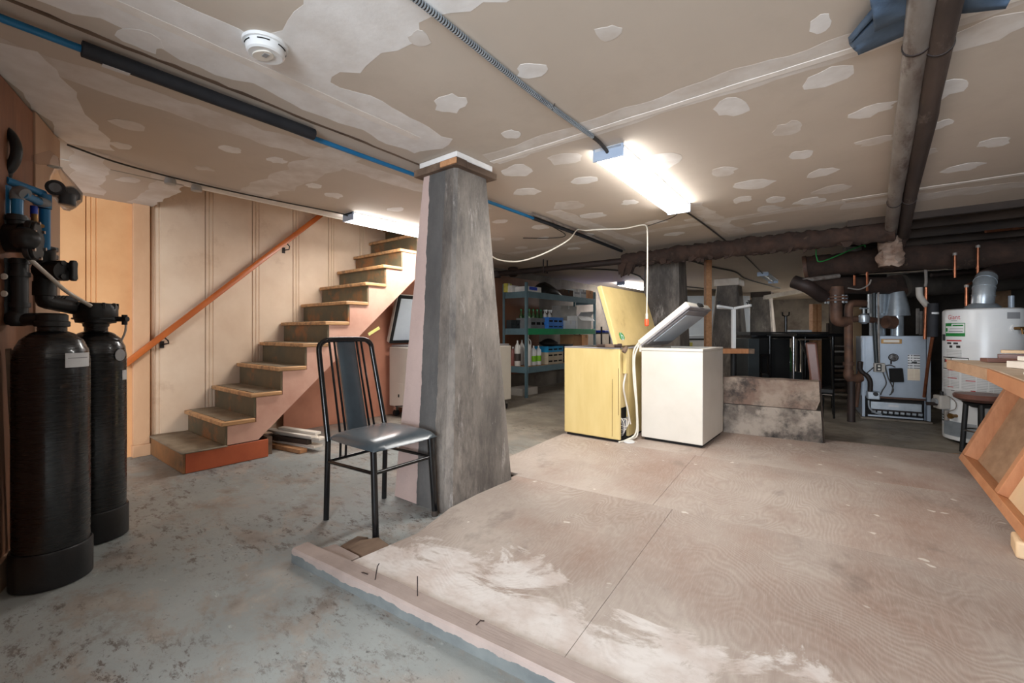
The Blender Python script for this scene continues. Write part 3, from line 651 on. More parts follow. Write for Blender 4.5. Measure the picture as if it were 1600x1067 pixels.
for j in range(n): fs += [(j, o+j, o+j+1, j+1), (n*n1+j, n*n1+j+1, o+n*n1+j+1, o+n*n1+j), (j*n1, (j+1)*n1, o+(j+1)*n1, o+j*n1), (j*n1+n, o+j*n1+n, o+(j+1)*n1+n, (j+1)*n1+n)]
se.add(top+bot, fs, True); se.build('seat', M['vinyl'], ch, ang=75)
MB().box((-2.30, 1.33, .437), (-1.93, 1.66, .451)).build('seat_board', M['blackmatte'], ch)

# ------------------------------------------------------------------ lights on the ceiling
def fixture(x0, y0, x1, y1, w, label, lit=True, h=.075, em='tube_lit'):
    A = Vector((x0, y0, 0)); B = Vector((x1, y1, 0)); Lf = (B-A).length; rz = math.atan2((B-A).y, (B-A).x)
    t = thing('ceiling_light_fixture', label, 'light fixture', (x0, y0, ZC-h), rz, None)
    MB().box((0, -w/2+.012, h-.022), (Lf, w/2-.012, h-.001)).build('housing', M['fixture'], t, local=True, bevel=.003)
    for u in (0, Lf-.012): MB().box((u, -w/2, 0), (u+.012, w/2, h-.001)).build('end_cap', M['bluefix'], t, local=True, bevel=.004)
    if lit: MB().prism([(-w/2+.006, h-.024), (-w/2+.004, .02), (-w/2+.02, .002), (w/2-.02, .002), (w/2-.004, .02), (w/2-.006, h-.024)], .014, Lf-.014, Matrix(((0, 0, 1, 0), (1, 0, 0, 0), (0, 1, 0, 0), (0, 0, 0, 1)))).build('diffuser', M[em], t, local=True)
    else:
        MB().tube([(.02, 0, h-.05), (Lf-.02, 0, h-.05)], .016, 10).build('tube', M['greyliner'], t, local=True)
        MB().box((0, -w/2, h-.03), (Lf, w/2, h-.022)).build('reflector', M['bluefix'], t, local=True)
    return t
fixture(-1.145, 2.34, -1.205, 3.80, .19, 'lit white fluorescent ceiling fixture hanging at the end of the armored cable')
fixture(-3.62, 2.20, -3.62, 3.66, .17, 'lit white fluorescent ceiling fixture at the edge of the stairwell')
fixture(-4.05, 8.9, -4.05, 10.4, .19, 'lit fluorescent ceiling fixture far back behind the open yellow freezer lid', em='tube_mid')
fixture(-1.38, 9.0, -1.42, 10.5, .18, 'unlit ceiling fixture far back beyond the rusty pipe', False)
fixture(-.25, 13.2, -.25, 14.6, .19, 'added unseen ceiling fixture lighting the far room from behind the boiler partition', em='tube_added')  # added out of sight to brighten the far room
cbl = lambda name, pts, r, m, n=6, k=5: MB().tube(smooth_path(pts, k), r, n).build(name, M[m])
t = cbl('armored_cable', [(-1.10, -.4, ZC-.012), (-1.10, .4, ZC-.012), (-1.115, 1.0, ZC-.012), (-1.14, 1.6, ZC-.014), (-1.14, 2.15, ZC-.014), (-1.145, 2.30, ZC-.025), (-1.147, 2.34, ZC-.035)], .010, 'cable'); tag(t, 'grey armored cable stapled along the ceiling to the lit central fixture', 'cable')
for yy in (1.75, .5):
    MB().tube([(-1.128+(-.012 if yy > 1 else 0)-.014, yy, ZC), (-1.14, yy, ZC-.026), (-1.126, yy, ZC)], .003, 6).build('cable_staple', M['chrome'], t)
# ridges of the armour
rb = MB(); pts = smooth_path([(-1.10, -.4, ZC-.012), (-1.10, .4, ZC-.012), (-1.115, 1.0, ZC-.012), (-1.14, 1.6, ZC-.014), (-1.14, 2.15, ZC-.014)], 50)
for i in range(0, len(pts)-1): 
    a, b = pts[i], pts[i+1]; rb.tube([a.lerp(b, .2), a.lerp(b, .6)], .0118, 8)
o = rb.build('armor_rings', M['galv'], t); o['kind'] = 'stuff'
tag(cbl('ceiling_cable', [(-1.2, 3.80, ZC-.03), (-1.19, 3.95, ZC-.03), (-1.21, 4.6, ZC-.015), (-1.23, 5.3, ZC-.012), (-1.28, 7, ZC-.012), (-1.38, 9, ZC-.03)], .008, 'cable'), 'dark cable running from the lit central fixture back across the ceiling', 'cable')
tag(cbl('ceiling_cable', [(-3.5, .40, ZC-.02), (-3.62, .62, ZC-.02), (-3.70, .92, ZC-.014), (-3.72, 1.3, ZC-.014), (-3.69, 1.75, ZC-.014), (-3.63, 2.1, ZC-.02), (-3.62, 2.21, ZC-.03)], .006, 'cable'), 'thin dark cable drooping along the ceiling above the stairwell edge', 'cable')
tag(cbl('ceiling_cable', [(-3.0, 4.0, ZC-.012), (-2.75, 4.2, ZC-.012), (-2.5, 4.1, ZC-.03), (-2.38, 3.6, ZC-.03)], .005, 'cable'), 'thin dark cable on the ceiling right of the near pillar by the blue pipe', 'cable')
tag(cbl('ceiling_cable', [(-3.9, 6.0, ZC-.05), (-3.3, 7.0, ZC-.02), (-3.3, 8.0, ZC-.012), (-3.5, 9.5, ZC-.012), (-2.6, 13, ZC-.012)], .014, 'cable'), 'black cable looping along the back ceiling above the shelves', 'cable')
tag(cbl('ceiling_cable', [(-2.0, 6.4, ZC-.02), (-1.9, 7.6, ZC-.02), (-1.75, 8.6, ZC-.012), (-1.8, 10, ZC-.012), (-1.55, 12.5, ZC-.012)], .014, 'cable'), 'black cable running behind the second pillar toward the far pillars', 'cable')
# white extension cord
wc = cbl('extension_cord', [atd(762, 396, 3.9), atd(780, 406, 3.95), atd(812, 408, 4.0), atd(850, 396, 4.05), atd(888, 375, 4.1), (-2.30, 4.0, ZC-.02), atd(915, 360, 4.4), atd(945, 358, 4.38), atd(975, 357, 4.32), atd(1003, 351.5, 4.22), atd(1010, 354, 4.22), atd(1011.5, 366, 4.22), atd(1011.5, 420, 4.22), atd(1010.5, 492, 4.22)], .0065, 'whitecord', 8, 6); tag(wc, 'white extension cord looped along the ceiling and hanging beside the yellow lid', 'cord')
p = atd(1010.5, 490, 4.22); MB().tube([p, p-Vector((0, 0, .05))], .012, 10).build('plug', M['whitecord'], wc); MB().tube([p-Vector((0, 0, .05)), p-Vector((0, 0, .06)), p-Vector((0, 0, .11)), p-Vector((0, 0, .12))], [.013, .021, .021, .012], 12).build('socket_end', M['orangecap'], wc)
tag(cbl('ceiling_cable', [(-1.22, 3.84, ZC-.05), atd(1050, 340, 4.05), atd(1012, 353, 4.22)], .004, 'cable'), 'thin grey wire from the central fixture to the white cord', 'cable')
# ceiling holes/boxes by the stairwell
for i, (px, py) in enumerate(((266, 283), (307, 294))):
    q = atz(px, py, ZC-.02); a = MB().lathe([(.02, 0), (.034, .004), (.036, .02), (.03, .042)], 12, T((q.x, q.y, ZC-.045)))
    tag(a.build('junction_cover', M['cardgrey']), ['grey junction knob on the ceiling nearer the partition', 'grey junction knob on the ceiling at the stairwell corner'][i], 'junction box')
# smoke detector
sd = thing('smoke_detector', 'white round smoke detector mounted on the ceiling seam', 'smoke detector', (-1.735, .72, ZC-.046))
MB().lathe([(.077, .033), (.077, .046)], 36).build('base', M['whiteenamel'], sd, local=True, bevel=.002)
MB().lathe([(.030, .002), (.056, 0), (.063, .005), (.068, .03), (.066, .034)], 36).build('cover', M['whiteenamel'], sd, local=True)
for k in range(6):
    a0 = k*math.pi/3+.25; MB().tube([(.0675*math.cos(a0+s_*.1), .0675*math.sin(a0+s_*.1), .0255) for s_ in range(7)], .0022, 6).build('vent_slot', M['darkgap'], sd, local=True)
MB().prism(chaikin([(-.045, -.03), (-.01, -.04), (.03, -.02), (.04, .0), (.02, .025), (-.02, .02), (-.045, .0)], 2), -.003, .003).build('test_button', M['offwhite'], sd, local=True, bevel=.001)
MB().box((-.006, -.012, -.0045), (.022, .004, -.002)).build('sounder_grille', M['greyprint'], sd, local=True)

# ------------------------------------------------------------------ overhead pipes
bp_ = thing('water_pipe', 'blue plastic water pipe with a black foam sleeve running along the ceiling', 'pipe', (-2.25, .0, ZC-.03))
pth = [Vector((-2.20, -.5, ZC-.032)), Vector((-2.24, .2, ZC-.032)), Vector((-2.31, 1.2, ZC-.030)), Vector((-2.345, 2.64, ZC-.028)), Vector((-2.36, 3.3, ZC-.028))]
MB().tube(pth, .014, 10).build('pipe', M['bluepipe'], bp_)
q = atz(128, 76, ZC-.04); q2 = atz(490, 210, ZC-.035)
MB().tube([q, q.lerp(q2, .5)+Vector((.008, 0, -.005)), q2], .029, 12).build('foam_sleeve', M['foam'], bp_)
z0 = q.lerp(q2, .12); MB().box((z0.x-.02, z0.y-.05, z0.z-.0305), (z0.x+.005, z0.y+.03, z0.z-.029)).build('sleeve_label', M['label'], bp_)
MB().tube([pth[-1], Vector((-2.37, 4.2, ZC-.03)), Vector((-2.4, 5.3, ZC-.04))], .019, 10).build('pipe_dark_end', M['foam'], bp_)
tp2 = MB().tube([Vector((-2.30, 3.2, ZC-.02)), Vector((-2.33, 4.3, ZC-.02)), Vector((-2.36, 5.3, ZC-.03))], .012, 8).build('ceiling_conduit', M['pipegrey']); tag(tp2, 'grey conduit beside the dark far end of the blue pipe', 'conduit')
# open dirty joint beside the blue pipe
cr = MB(); vs = []
for i in range(46):
    y = -.3+i*.05; x = -2.155-.035*y+mn.noise(Vector((y*4, 0, 3)))*.012; w0 = .008+.012*abs(mn.noise(Vector((y*9, 1, 1)))); w1 = .008+.018*abs(mn.noise(Vector((y*8, 5, 1))))
    vs += [Vector((x-w0, y, ZC-.0022)), Vector((x+w1, y, ZC-.0022)), Vector((x+w1, y, ZC)), Vector((x-w0, y, ZC))]
cr.add(vs, [(i*4+k, i*4+(k+1) % 4, i*4+4+(k+1) % 4, i*4+4+k) for i in range(45) for k in range(4)]); cr.build('open_joint', M['rotten'], ceil)
def lumpy(pts, r, m, name, parent, amp=.12, n=14, k=14):
    k *= 2; n += 6
    P = smooth_path(pts, k); mb = MB(); rr = []
    for p in P: rr.append(r*(1+amp*mn.noise(p*6)+amp*.9*mn.noise(p*15)))
    mb.tube(P, rr, n)
    for v in mb.v:
        v += Vector((mn.noise(v*19), mn.noise(v*19+Vector((5, 0, 0))), mn.noise(v*19+Vector((0, 7, 0)))))*r*amp*1.6
    return mb.build(name, m, parent, ang=60)
sp_ = thing('steam_pipe', 'long horizontal steam pipe wrapped in ragged rusty lagging in front of the second pillar', 'pipe', (-2.2, 5.42, 1.9))
MB().tube([(-4.55, 5.30, 1.955), (-3.5, 5.38, 1.965), (-2.3, 5.42, 1.97)], .042, 12).build('bare_pipe', M['irondark'], sp_)
MB().lathe([(.07, 0), (.085, .05), (.07, .1)], 12, T((-4.5, 5.30, 1.9))).build('pipe_elbow', M['irondark'], sp_)
MB().tube([(-3.62, 5.32, 2.10), (-3.62, 5.32, 1.91), (-3.62, 5.42, 1.91), (-3.62, 5.42, 2.10)], .01, 6).build('pipe_hanger', M['irondark'], sp_)
lumpy([(-2.42, 5.42, 1.965), (-1.8, 5.42, 1.985), (-1.2, 5.42, 1.985), (-.6, 5.42, 1.985), (.0, 5.42, 1.985), (.25, 5.41, 1.985)], .092, M['rust'], 'lagging', sp_, .16, 16, 16)
fr = MB()
for i in range(80):
    x = -2.42+2.4*random.random()**2.2; w = random.uniform(.02, .06); hh = random.uniform(.01, .07)*(2.6 if x < -2.2 else 1); y = 5.36+random.uniform(-.03, .05); z = 1.925+random.uniform(-.01, .02); s_ = random.uniform(-.03, .03)
    fr.hexa([(x-w, y, z), (x+w, y, z), (x+w, y+.05, z), (x-w, y+.05, z)], [(x-w*.5+s_, y+.01, z-hh), (x+w*.3+s_, y+.01, z-hh*.8), (x+w*.3+s_, y+.03, z-hh*.8), (x-w*.5+s_, y+.03, z-hh)])
o = fr.build('hanging_tatters', M['rust'], sp_); o['kind'] = 'stuff'
# two jacketed pipes sloping down to the crumbling collar
def jacket(pts, r, m, label):
    t = thing('jacketed_pipe', label, 'pipe', pts[0]); MB().tube(smooth_path(pts, 8), r, 20).build('pipe', M[m], t)
    P = smooth_path(pts, 8)
    for f in (.48, .79):
        i = int(f*(len(P)-1)); MB().tube([P[i], P[i].lerp(P[min(i+1, len(P)-1)], .12)], r[i]+.003, 20).build('band', M['irondark'], t)
    return t
jr = [.036]*8+[.036]*8+[.037]*8+[.042]*8+[.046]*9
def back(p, q): return p-(q-p)*5.5
jacket([back(atd(1462, -160, 1.01), atd(1441, 0, 1.325)), atd(1462, -160, 1.01), atd(1441, 0, 1.325), atd(1417, 180, 2.03), atd(1396, 325, 3.5), atd(1391, 372, 4.45)], jr, 'pipegrey', 'light grey jacketed pipe slung under the ceiling, left of the brown one')
jacket([back(atd(1525, -160, 1.01), atd(1482, 0, 1.325)), atd(1525, -160, 1.01), atd(1482, 0, 1.325), atd(1448, 180, 2.03), atd(1419, 320, 3.5), atd(1412, 366, 4.45)], jr, 'pipebrown', 'dark brown jacketed pipe slung under the ceiling beside the grey one')
pc = atd(1391, 398, 4.55)
cl = thing('pipe_collar', 'crumbling plaster collar where the two jacketed pipes meet the lagged pipe', 'pipe collar', pc)
lumpy([pc+Vector((0, 0, .17)), pc+Vector((0, 0, .06)), pc+Vector((0, 0, -.04)), pc+Vector((0, 0, -.12))], .10, M['plaster'], 'collar', cl, .2, 14, 8)
lumpy([pc+Vector((-.02, 0, .30)), pc+Vector((0, 0, .1))], .05, M['rust'], 'pipe_stub', cl, .1); lumpy([pc+RT*.14+Vector((0, 0, .26)), pc+RT*.08+Vector((0, 0, .05))], .055, M['rust'], 'pipe_stub', cl, .15)
rg = MB()
for i in range(9):
    q = pc+RT*random.uniform(-.16, .2)+FW*random.uniform(-.1, 0)+Vector((0, 0, random.uniform(.0, .12))); w = random.uniform(.03, .06)
    rg.hexa([q, q+RT*w, q+RT*w*.8+Vector((0, 0, w*.5))], [q+FW*.012+RT*.01, q+RT*w+FW*.01, q+RT*w*.7+FW*.012+Vector((0, 0, w*.6))])
o = rg.build('torn_wrap', M['plaster'], cl); o['kind'] = 'stuff'
# main header above the boiler
hd = thing('boiler_header', 'thick rusty header pipe above the boiler with a flanged drop pipe', 'pipe', (0, 6.6, 1.8))
yh = 6.62
lumpy([aty(1262, 418, yh), aty(1330, 411, yh), aty(1420, 403, yh), aty(1510, 399, yh), aty(1640, 393, yh)], .135, M['rust'], 'lagging', hd, .06, 18, 10)
MB().tube([aty(1256, 419, yh), aty(1262, 418, yh)], .15, 18).build('end_flange', M['rustiron'], hd)
MB().tube([atd(1253, 439, 5.0), atd(1262, 437, 5.0), atd(1310, 431, 5.15)], .026, 12).build('white_branch_pipe', M['pipegrey'], hd)
MB().tube(smooth_path([atd(1240, 440, 5.1), atd(1262, 448, 5.0), atd(1286, 464, 5.05)], 4), .075, 12).build('branch_pipe', M['irondark'], hd)
MB().tube([atd(1270, 446, 5.2), atd(1330, 446, 5.25), atd(1390, 446, 5.3)], .10, 14).build('lower_pipe', M['rust'], hd)
dx, dd = 1306, 5.15
MB().tube([atd(dx, 448, dd), atd(dx, 462, dd)], .08, 14).build('pipe_reducer', M['rustiron'], hd)
MB().tube([atd(dx, 462, dd), atd(dx, 492, dd)], .062, 14).build('drop_pipe', M['rustiron'], hd)
for yy in (463, 468): MB().tube([atd(dx, yy, dd), atd(dx, yy+3, dd)], .115, 18).build('flange', M['rustiron'], hd)
for k in range(8):
    a = k*math.pi/4; c_ = atd(dx, 467, dd)+Vector((.097*math.cos(a), .097*math.sin(a), 0)); MB().tube([c_+Vector((0, 0, .04)), c_-Vector((0, 0, .05))], .013, 6).build('bolt', M['galv'], hd)
MB().tube(smooth_path([atd(dx, 488, dd), atd(dx+1, 499, dd), atd(dx+8, 503, dd), atd(dx+20, 501, dd)], 4), .06, 14).build('elbow', M['rustiron'], hd)
MB().tube([atd(1313, 500, dd), atd(1348, 498, dd), atd(1370, 501, 5.3), atd(1392, 503, 5.4)], .036, 12).build('feed_pipe', M['rustiron'], hd)
MB().tube([atd(1384, 503, 5.12), atd(1396, 504, 5.12)], .075, 18).build('feed_flange', M['rustiron'], hd)
v_ = atd(1350, 498, 5.1); MB().lathe([(.02, -.06), (.05, -.04), (.055, 0), (.05, .04), (.02, .06)], 12, T(v_)).tube([v_, v_+Vector((0, 0, .12))], .012, 8).tube([v_+Vector((0, 0, .12))-RT*.05, v_+Vector((0, 0, .12))+RT*.05], .008, 6).build('valve', M['galv'], hd)
MB().tube(smooth_path([atd(1350, 474, 5.2), atd(1332, 474, 5.15), atd(1327, 478, 5.15), atd(1326, 490, 5.15)], 4)+[atd(1326, 560, 5.15), atd(1326, 585, 5.15)], .042, 14).build('return_pipe', M['rustiron'], hd)
MB().tube(smooth_path([atd(1326, 578, 5.15), atd(1326, 588, 5.15), atd(1333, 592, 5.15), atd(1345, 590, 5.15)], 4), .05, 12).build('return_tee', M['rustiron'], hd)
MB().tube([atd(1330, 590, 5.15), Vector((atd(1330, 590, 5.15).x, atd(1330, 590, 5.15).y, 0.0))], .040, 12).build('drop_leg', M['irondark'], hd)
MB().tube([atd(1326, 566, 5.15), atd(1326, 571, 5.15)], .056, 14).build('coupling', M['rustiron'], hd)
for i, (px, y0, y1, d) in enumerate(((1335, 430, 446, 5.0), (1355, 425, 455, 5.0))):
    tag(MB().tube([atd(px, y0, d), atd(px, y1, d)], .012, 8).build('pipe_drop', M['copper']), ['short copper drop pipe under the header, left one', 'copper drop pipe under the header next to the black conduit'][i], 'pipe')
tag(cbl('loop_wire', [atd(1325, 450, 4.98), atd(1343, 452, 4.98), atd(1357, 445, 4.98), atd(1361, 437, 4.98)], .008, 'pipegrey'), 'grey wire looping below the rusty header left of the conduit', 'wire')
tag(cbl('green_wire', [atd(1275, 388, 5.0), atd(1276, 402, 5.0), atd(1286, 408, 5.0), atd(1345, 384, 5.0), atd(1352, 386, 5.0)], .006, 'greenprint'), 'thin green wire draped above the rusty header', 'wire')
jb = MB().box((0, 0, 0), (.2, .06, .22)); jb.v = [Matrix.Translation(atd(1322, 412, 5.6)) @ RZ(YAW) @ v for v in jb.v]
tag(jb.build('hanging_box', M['pipegrey'], bevel=.004), 'grey metal box hanging from the ceiling above the rusty header', 'box')
# dark back partition and ducts behind the boiler
pz = MB(); a_ = atd(1300, 518, 8.2); b_ = atd(1780, 518, 7.6); a_.z = b_.z = 0
dn = (b_-a_).normalized(); nrm = Vector((-dn.y, dn.x, 0))
bwk = struct(MB().hexa([a_, b_, b_+nrm*.1, a_+nrm*.1], [v+Vector((0, 0, 2.1)) for v in (a_, b_, b_+nrm*.1, a_+nrm*.1)]).build('wall_boiler', M['darkboard']))
for i, (px, wpx, y0, y1, m, lab) in enumerate(((1340, 13, 478, 620, 'plylight', 'pale upright board leaning behind the boiler pipes'), (1567, 26, 436, 560, 'plyback', 'olive brown upright board behind the heater vent'))):
    q = atd(px, 518, 7.0); w = wpx*7/690; zt = 1.05+(518-y0)*7/690
    o = MB().box((-w/2, 0, 0), (w/2, .02, zt)); o.v = [T((q.x, q.y, 0)) @ RZ(YAW) @ v for v in o.v]; tag(o.build('leaning_board', M[m], bevel=.002), lab, 'board')
tag(lumpy([atd(1408, 447, 5.9), atd(1450, 443, 5.9), atd(1500, 440, 5.85), atd(1640, 430, 5.7)], .16, M['darkboard'], 'vent_duct', None, .04, 16, 8), 'wide dark duct running behind the boiler and heater tops', 'duct')
tag(lumpy([atd(1580, 414, 4.7), atd(1610, 412, 4.6), atd(1690, 408, 4.4)], .15, M['rust'], 'duct_end', None, .06, 16, 8), 'rusty round duct end at the right edge above the heater', 'duct')
for i, (x0, y0, x1, y1, d, r, m, lab) in enumerate(((1540, 362, 1640, 352, 4.6, .014, 'copper', 'copper pipe along the joists above the heater, upper one'), (1528, 385, 1640, 370, 4.55, .013, 'copper', 'copper pipe along the joists above the heater, lower one'), (1455, 430, 1640, 414, 5.0, .02, 'irondark', 'dark iron pipe behind the heater vent'))):
    tag(MB().tube([atd(x0, y0, d), atd(x1, y1, d)], r, 8).build('joist_pipe', M[m]), lab, 'pipe')
for i, (px, y0, y1, d, lab) in enumerate(((1492, 396, 434, 4.5, 'short vertical copper pipe left of the heater vent'), (1528, 384, 433, 4.4, 'tall vertical copper pipe rising over the heater vent'), (1510, 446, 481, 4.25, 'copper stub on the heater top left of the vent'), (1548, 441, 481, 4.25, 'copper stub on the heater top right of the vent'))):
    o = MB().tube([atd(px, y0, d), atd(px, y1, d)], .0125, 10).build('copper_pipe', M['copper']); tag(o, lab, 'pipe')
    MB().tube([atd(px, y0-1, d), atd(px, y0+3, d)], .018, 10).build('fitting', M['pipegrey'], o)
tag(MB().tube([atd(1510, 446, 4.25), atd(1528, 438, 4.4)], .0125, 8).build('copper_pipe', M['copper']), 'sloping copper pipe joining the two risers over the heater', 'pipe')

# ------------------------------------------------------------------ blue cloth stuffed over the pipes
def cloth(px, d, label, thick):
    mb = MB(); n, k = 16, 9; vs = []
    for i in range(n+1):
        for j in range(k+1):
            u, v = i/n, j/k; a = px[0]; b = px[1]; c2 = px[2]; d2 = px[3]
            x = (a[0]*(1-u)+b[0]*u)*(1-v)+(d2[0]*(1-u)+c2[0]*u)*v; y = (a[1]*(1-u)+b[1]*u)*(1-v)+(d2[1]*(1-u)+c2[1]*u)*v
            z = d+.012*math.sin(v*8+u*2)+.010*mn.noise(Vector((x*.02, y*.02, 0)))+.007*math.sin(v*15-u*2)
            vs.append(atz(x, y, min(z, ZC-.014)))
    mb.add(vs, [(i*(k+1)+j, (i+1)*(k+1)+j, (i+1)*(k+1)+j+1, i*(k+1)+j+1) for i in range(n) for j in range(k)], True)
    o = mb.build('folded_cloth', M['bluecloth'], ang=70); s = o.modifiers.new('s', 'SOLIDIFY'); s.thickness = thick; s.offset = 0; tag(o, label, 'cloth'); return o
cloth([(1328, 62), (1425, -55), (1432, 44), (1341, 82)], 2.075, 'blue cloth bundle tucked above the pipes, end poking out left', .02)
cloth([(1358, -30), (1450, -70), (1440, 14), (1366, 46)], 2.045, 'blue cloth fold lying over the rolled end left of the pipes', .018)
cloth([(1490, -60), (1600, -60), (1572, 10), (1490, 18)], 2.07, 'blue cloth hanging out on the right of the brown pipe', .018)

# ------------------------------------------------------------------ water softener tanks and their pipework
def cyl_patch(c, r, a0, a1, z0, z1, th=.002, n=10):
    f0 = math.atan2(-c[1], -c[0]); mb = MB(); vs = []
    for rr in (r, r+th):
        for z in (z0, z1):
            for i in range(n+1):
                a = f0+math.radians(a0+(a1-a0)*i/n); vs.append((c[0]+rr*math.cos(a), c[1]+rr*math.sin(a), z))
    k = n+1; fs = []
    for i in range(n): fs += [(2*k+i, 2*k+i+1, 3*k+i+1, 3*k+i), (i, k+i, k+i+1, i+1), (i, i+1, 2*k+i+1, 2*k+i), (k+i, 3*k+i, 3*k+i+1, k+i+1)]
    fs += [(0, 2*k, 3*k, k), (n, k+n, 3*k+n, 2*k+n)]
    return mb.add(vs, fs)
def cyl_text(c, r, amid, zmid, txt, size, wide=1.0):
    f0 = math.atan2(-c[1], -c[0]); vs, fs = text_geo(txt, size); mb = MB()
    o = []
    for v in vs:
        a = f0+math.radians(amid)+v.x*wide/r; o.append((c[0]+(r+.0012)*math.cos(a), c[1]+(r+.0012)*math.sin(a), zmid+v.y))
    return mb.add(o, fs)
def tank(c, label):
    t = thing('softener_tank', label, 'tank', c); Mx = T(c)
    MB().lathe([(.118, 0), (.128, .004), (.128, .145), (.124, .152)], 48, Mx).build('base', M['tankfoot'], t)
    MB().lathe([(.11, .150), (.119, .153), (.1195, .5), (.119, .93), (.113, .975), (.096, 1.015), (.068, 1.042), (.046, 1.052), (.046, 1.075)], 48, Mx).build('shell', M['tank'], t)
    return t
C1, C2 = (-2.70, .262, 0), (-3.075, .455, 0)
t1 = tank(C1, 'front black fibreglass softener tank with a white paper label'); t2 = tank(C2, 'rear black fibreglass softener tank standing beside the orange wall')
cyl_patch(C1, .1195, 18, 66, .900, .960).build('paper_label', M['label'], t1)
cyl_patch(C1, .1195, 22, 60, .937, .941, .0025).build('label_print', M['greyprint'], t1)
f0 = math.atan2(-C2[1], -C2[0]); a = f0+math.radians(48); ct = Vector((C2[0]+.119*math.cos(a), C2[1]+.119*math.sin(a), .93))
MB().lathe([(.030, 0), (.030, .003)], 24, T(ct) @ RZ(a) @ RY(math.pi/2)).build('round_sticker', M['greyprint'], t2)
cyl_patch(C2, .1195, 55, 74, .80, .85).build('paper_label', M['label'], t2)
bp2 = M['blackplastic']
D = 1.86
P = lambda x, y, d=D: atd(x, y, d)
vm = thing('valve_manifold', 'black plastic bypass valve and blue pipes above the front softener tank', 'valve', (-2.75, .2, 1.07))
n0 = Vector((C1[0], C1[1], 1.07))
MB().lathe([(.052, 0), (.056, .004), (.056, .022), (.050, .026), (.050, .05), (.042, .058)], 24, T(n0)).build('tank_collar', bp2, vm)
e = P(22, 497); e.z = n0.z+.032
MB().tube(smooth_path([n0+Vector((0, 0, .032)), n0.lerp(e, .5)+Vector((0, 0, .032*.5)), e, P(-20, 494)], 5), .027, 14).build('inlet_pipe', bp2, vm)
MB().lathe([(.022, -.034), (.034, -.02), (.037, 0), (.034, .02), (.022, .034)], 16, T(P(28, 497))).build('tee_body', bp2, vm)
for px, nm in ((9, 'riser_pipe'), (31, 'riser_pipe')):
    MB().tube([P(px, 490), P(px, 404)], .027, 16).build(nm, bp2, vm)
    for yy in (480, 432, 412): MB().tube([P(px, yy), P(px, yy-7)], .033, 16).build('union_nut', bp2, vm)
for yy in (432, 459):
    q = P(8, yy, D-.045); MB().lathe([(.004, 0), (.012, 0), (.013, .006), (.004, .008)], 14, T(q) @ Matrix.Rotation(YAW, 4, 'Z') @ RX(math.pi/2)).build('sample_tap', M['offwhite'], vm)
MB().tube([P(-25, 372), P(4, 372), P(40, 372)], .05, 18).build('valve_body', bp2, vm)
MB().tube([P(-10, 372), P(46, 372)], [.058, .062], 18).build('valve_housing', bp2, vm)
q = P(36, 372, D-.06); MB().lathe([(.047, -.02), (.047, .0), (.034, .018), (.015, .028), (.002, .030)], 20, T(q) @ RZ(YAW+.25) @ RX(math.pi/2)).build('valve_dome', bp2, vm)
fc = P(49, 375, D-.01); pl = chaikin([(-.058, -.085), (.05, -.085), (.062, 0), (.03, .075), (-.03, .085), (-.062, 0)], 2)
FM = T(fc) @ RZ(YAW+.5) @ Matrix(((0, 0, 1, 0), (1, 0, 0, 0), (0, 1, 0, 0), (0, 0, 0, 1)))
MB().prism(pl, -.010, .010, FM).build('valve_flange', bp2, vm, bevel=.003); MB().prism([(x*.93, y*.96) for x, y in pl], .0102, .022, FM).build('valve_flange', M['blackmatte'], vm, bevel=.003)
for k in range(6):
    x, y = pl[k*4+1]; MB().lathe([(.007, 0), (.007, .008)], 6, FM @ T((x*.86, y*.88, .022))).build('bolt', M['chrome'], vm)
for px in (8, 27):
    MB().tube([P(px, 356), P(px, 336)], .030, 16).build('union_nut', bp2, vm); MB().tube([P(px, 345), P(px, 339)], .036, 16).build('union_nut', bp2, vm)
    MB().tube([P(px, 338), P(px, 300 if px > 20 else 290)], .0185, 14).build('blue_pipe', M['bluepipe'], vm)
el = M['irondark']
MB().tube(smooth_path([P(27, 312), P(27, 303), P(32, 299), P(40, 303)], 4), .023, 12).build('elbow', M['greycrate'], vm)
MB().tube([P(36, 303, D), P(62, 316, 1.98)], .0165, 12).build('blue_pipe', M['bluepipe_dim'], vm)
MB().tube([P(58, 314, 1.97), P(72, 318, 2.02)], .022, 12).build('tee_body', M['greycrate'], vm)
MB().tube([P(8, 281, D), P(68, 303, 2.02)], .0165, 12).build('blue_pipe', M['bluepipe'], vm)
MB().tube([P(70, 304, 2.02), P(70, 326, 2.02)], .0235, 12).build('tee_body', M['bluepipe_dim'], vm)
MB().tube([P(70, 326, 2.02), P(70, 390, 2.05)], .0195, 14).build('blue_pipe', M['bluepipe'], vm)
MB().tube([P(53, 322, 1.98), P(53, 340, 1.98)], .0125, 10).build('blue_tube', M['bluetray'], vm)
MB().lathe([(.010, 0), (.016, .005), (.016, .04), (.012, .06), (.012, .09)], 10, T(P(54, 366, 1.97))).build('brass_fitting', M['brass'], vm)
MB().tube([P(56, 354, 1.96), P(66, 353, 1.94)], .009, 8).build('brass_tap', M['brass'], vm)
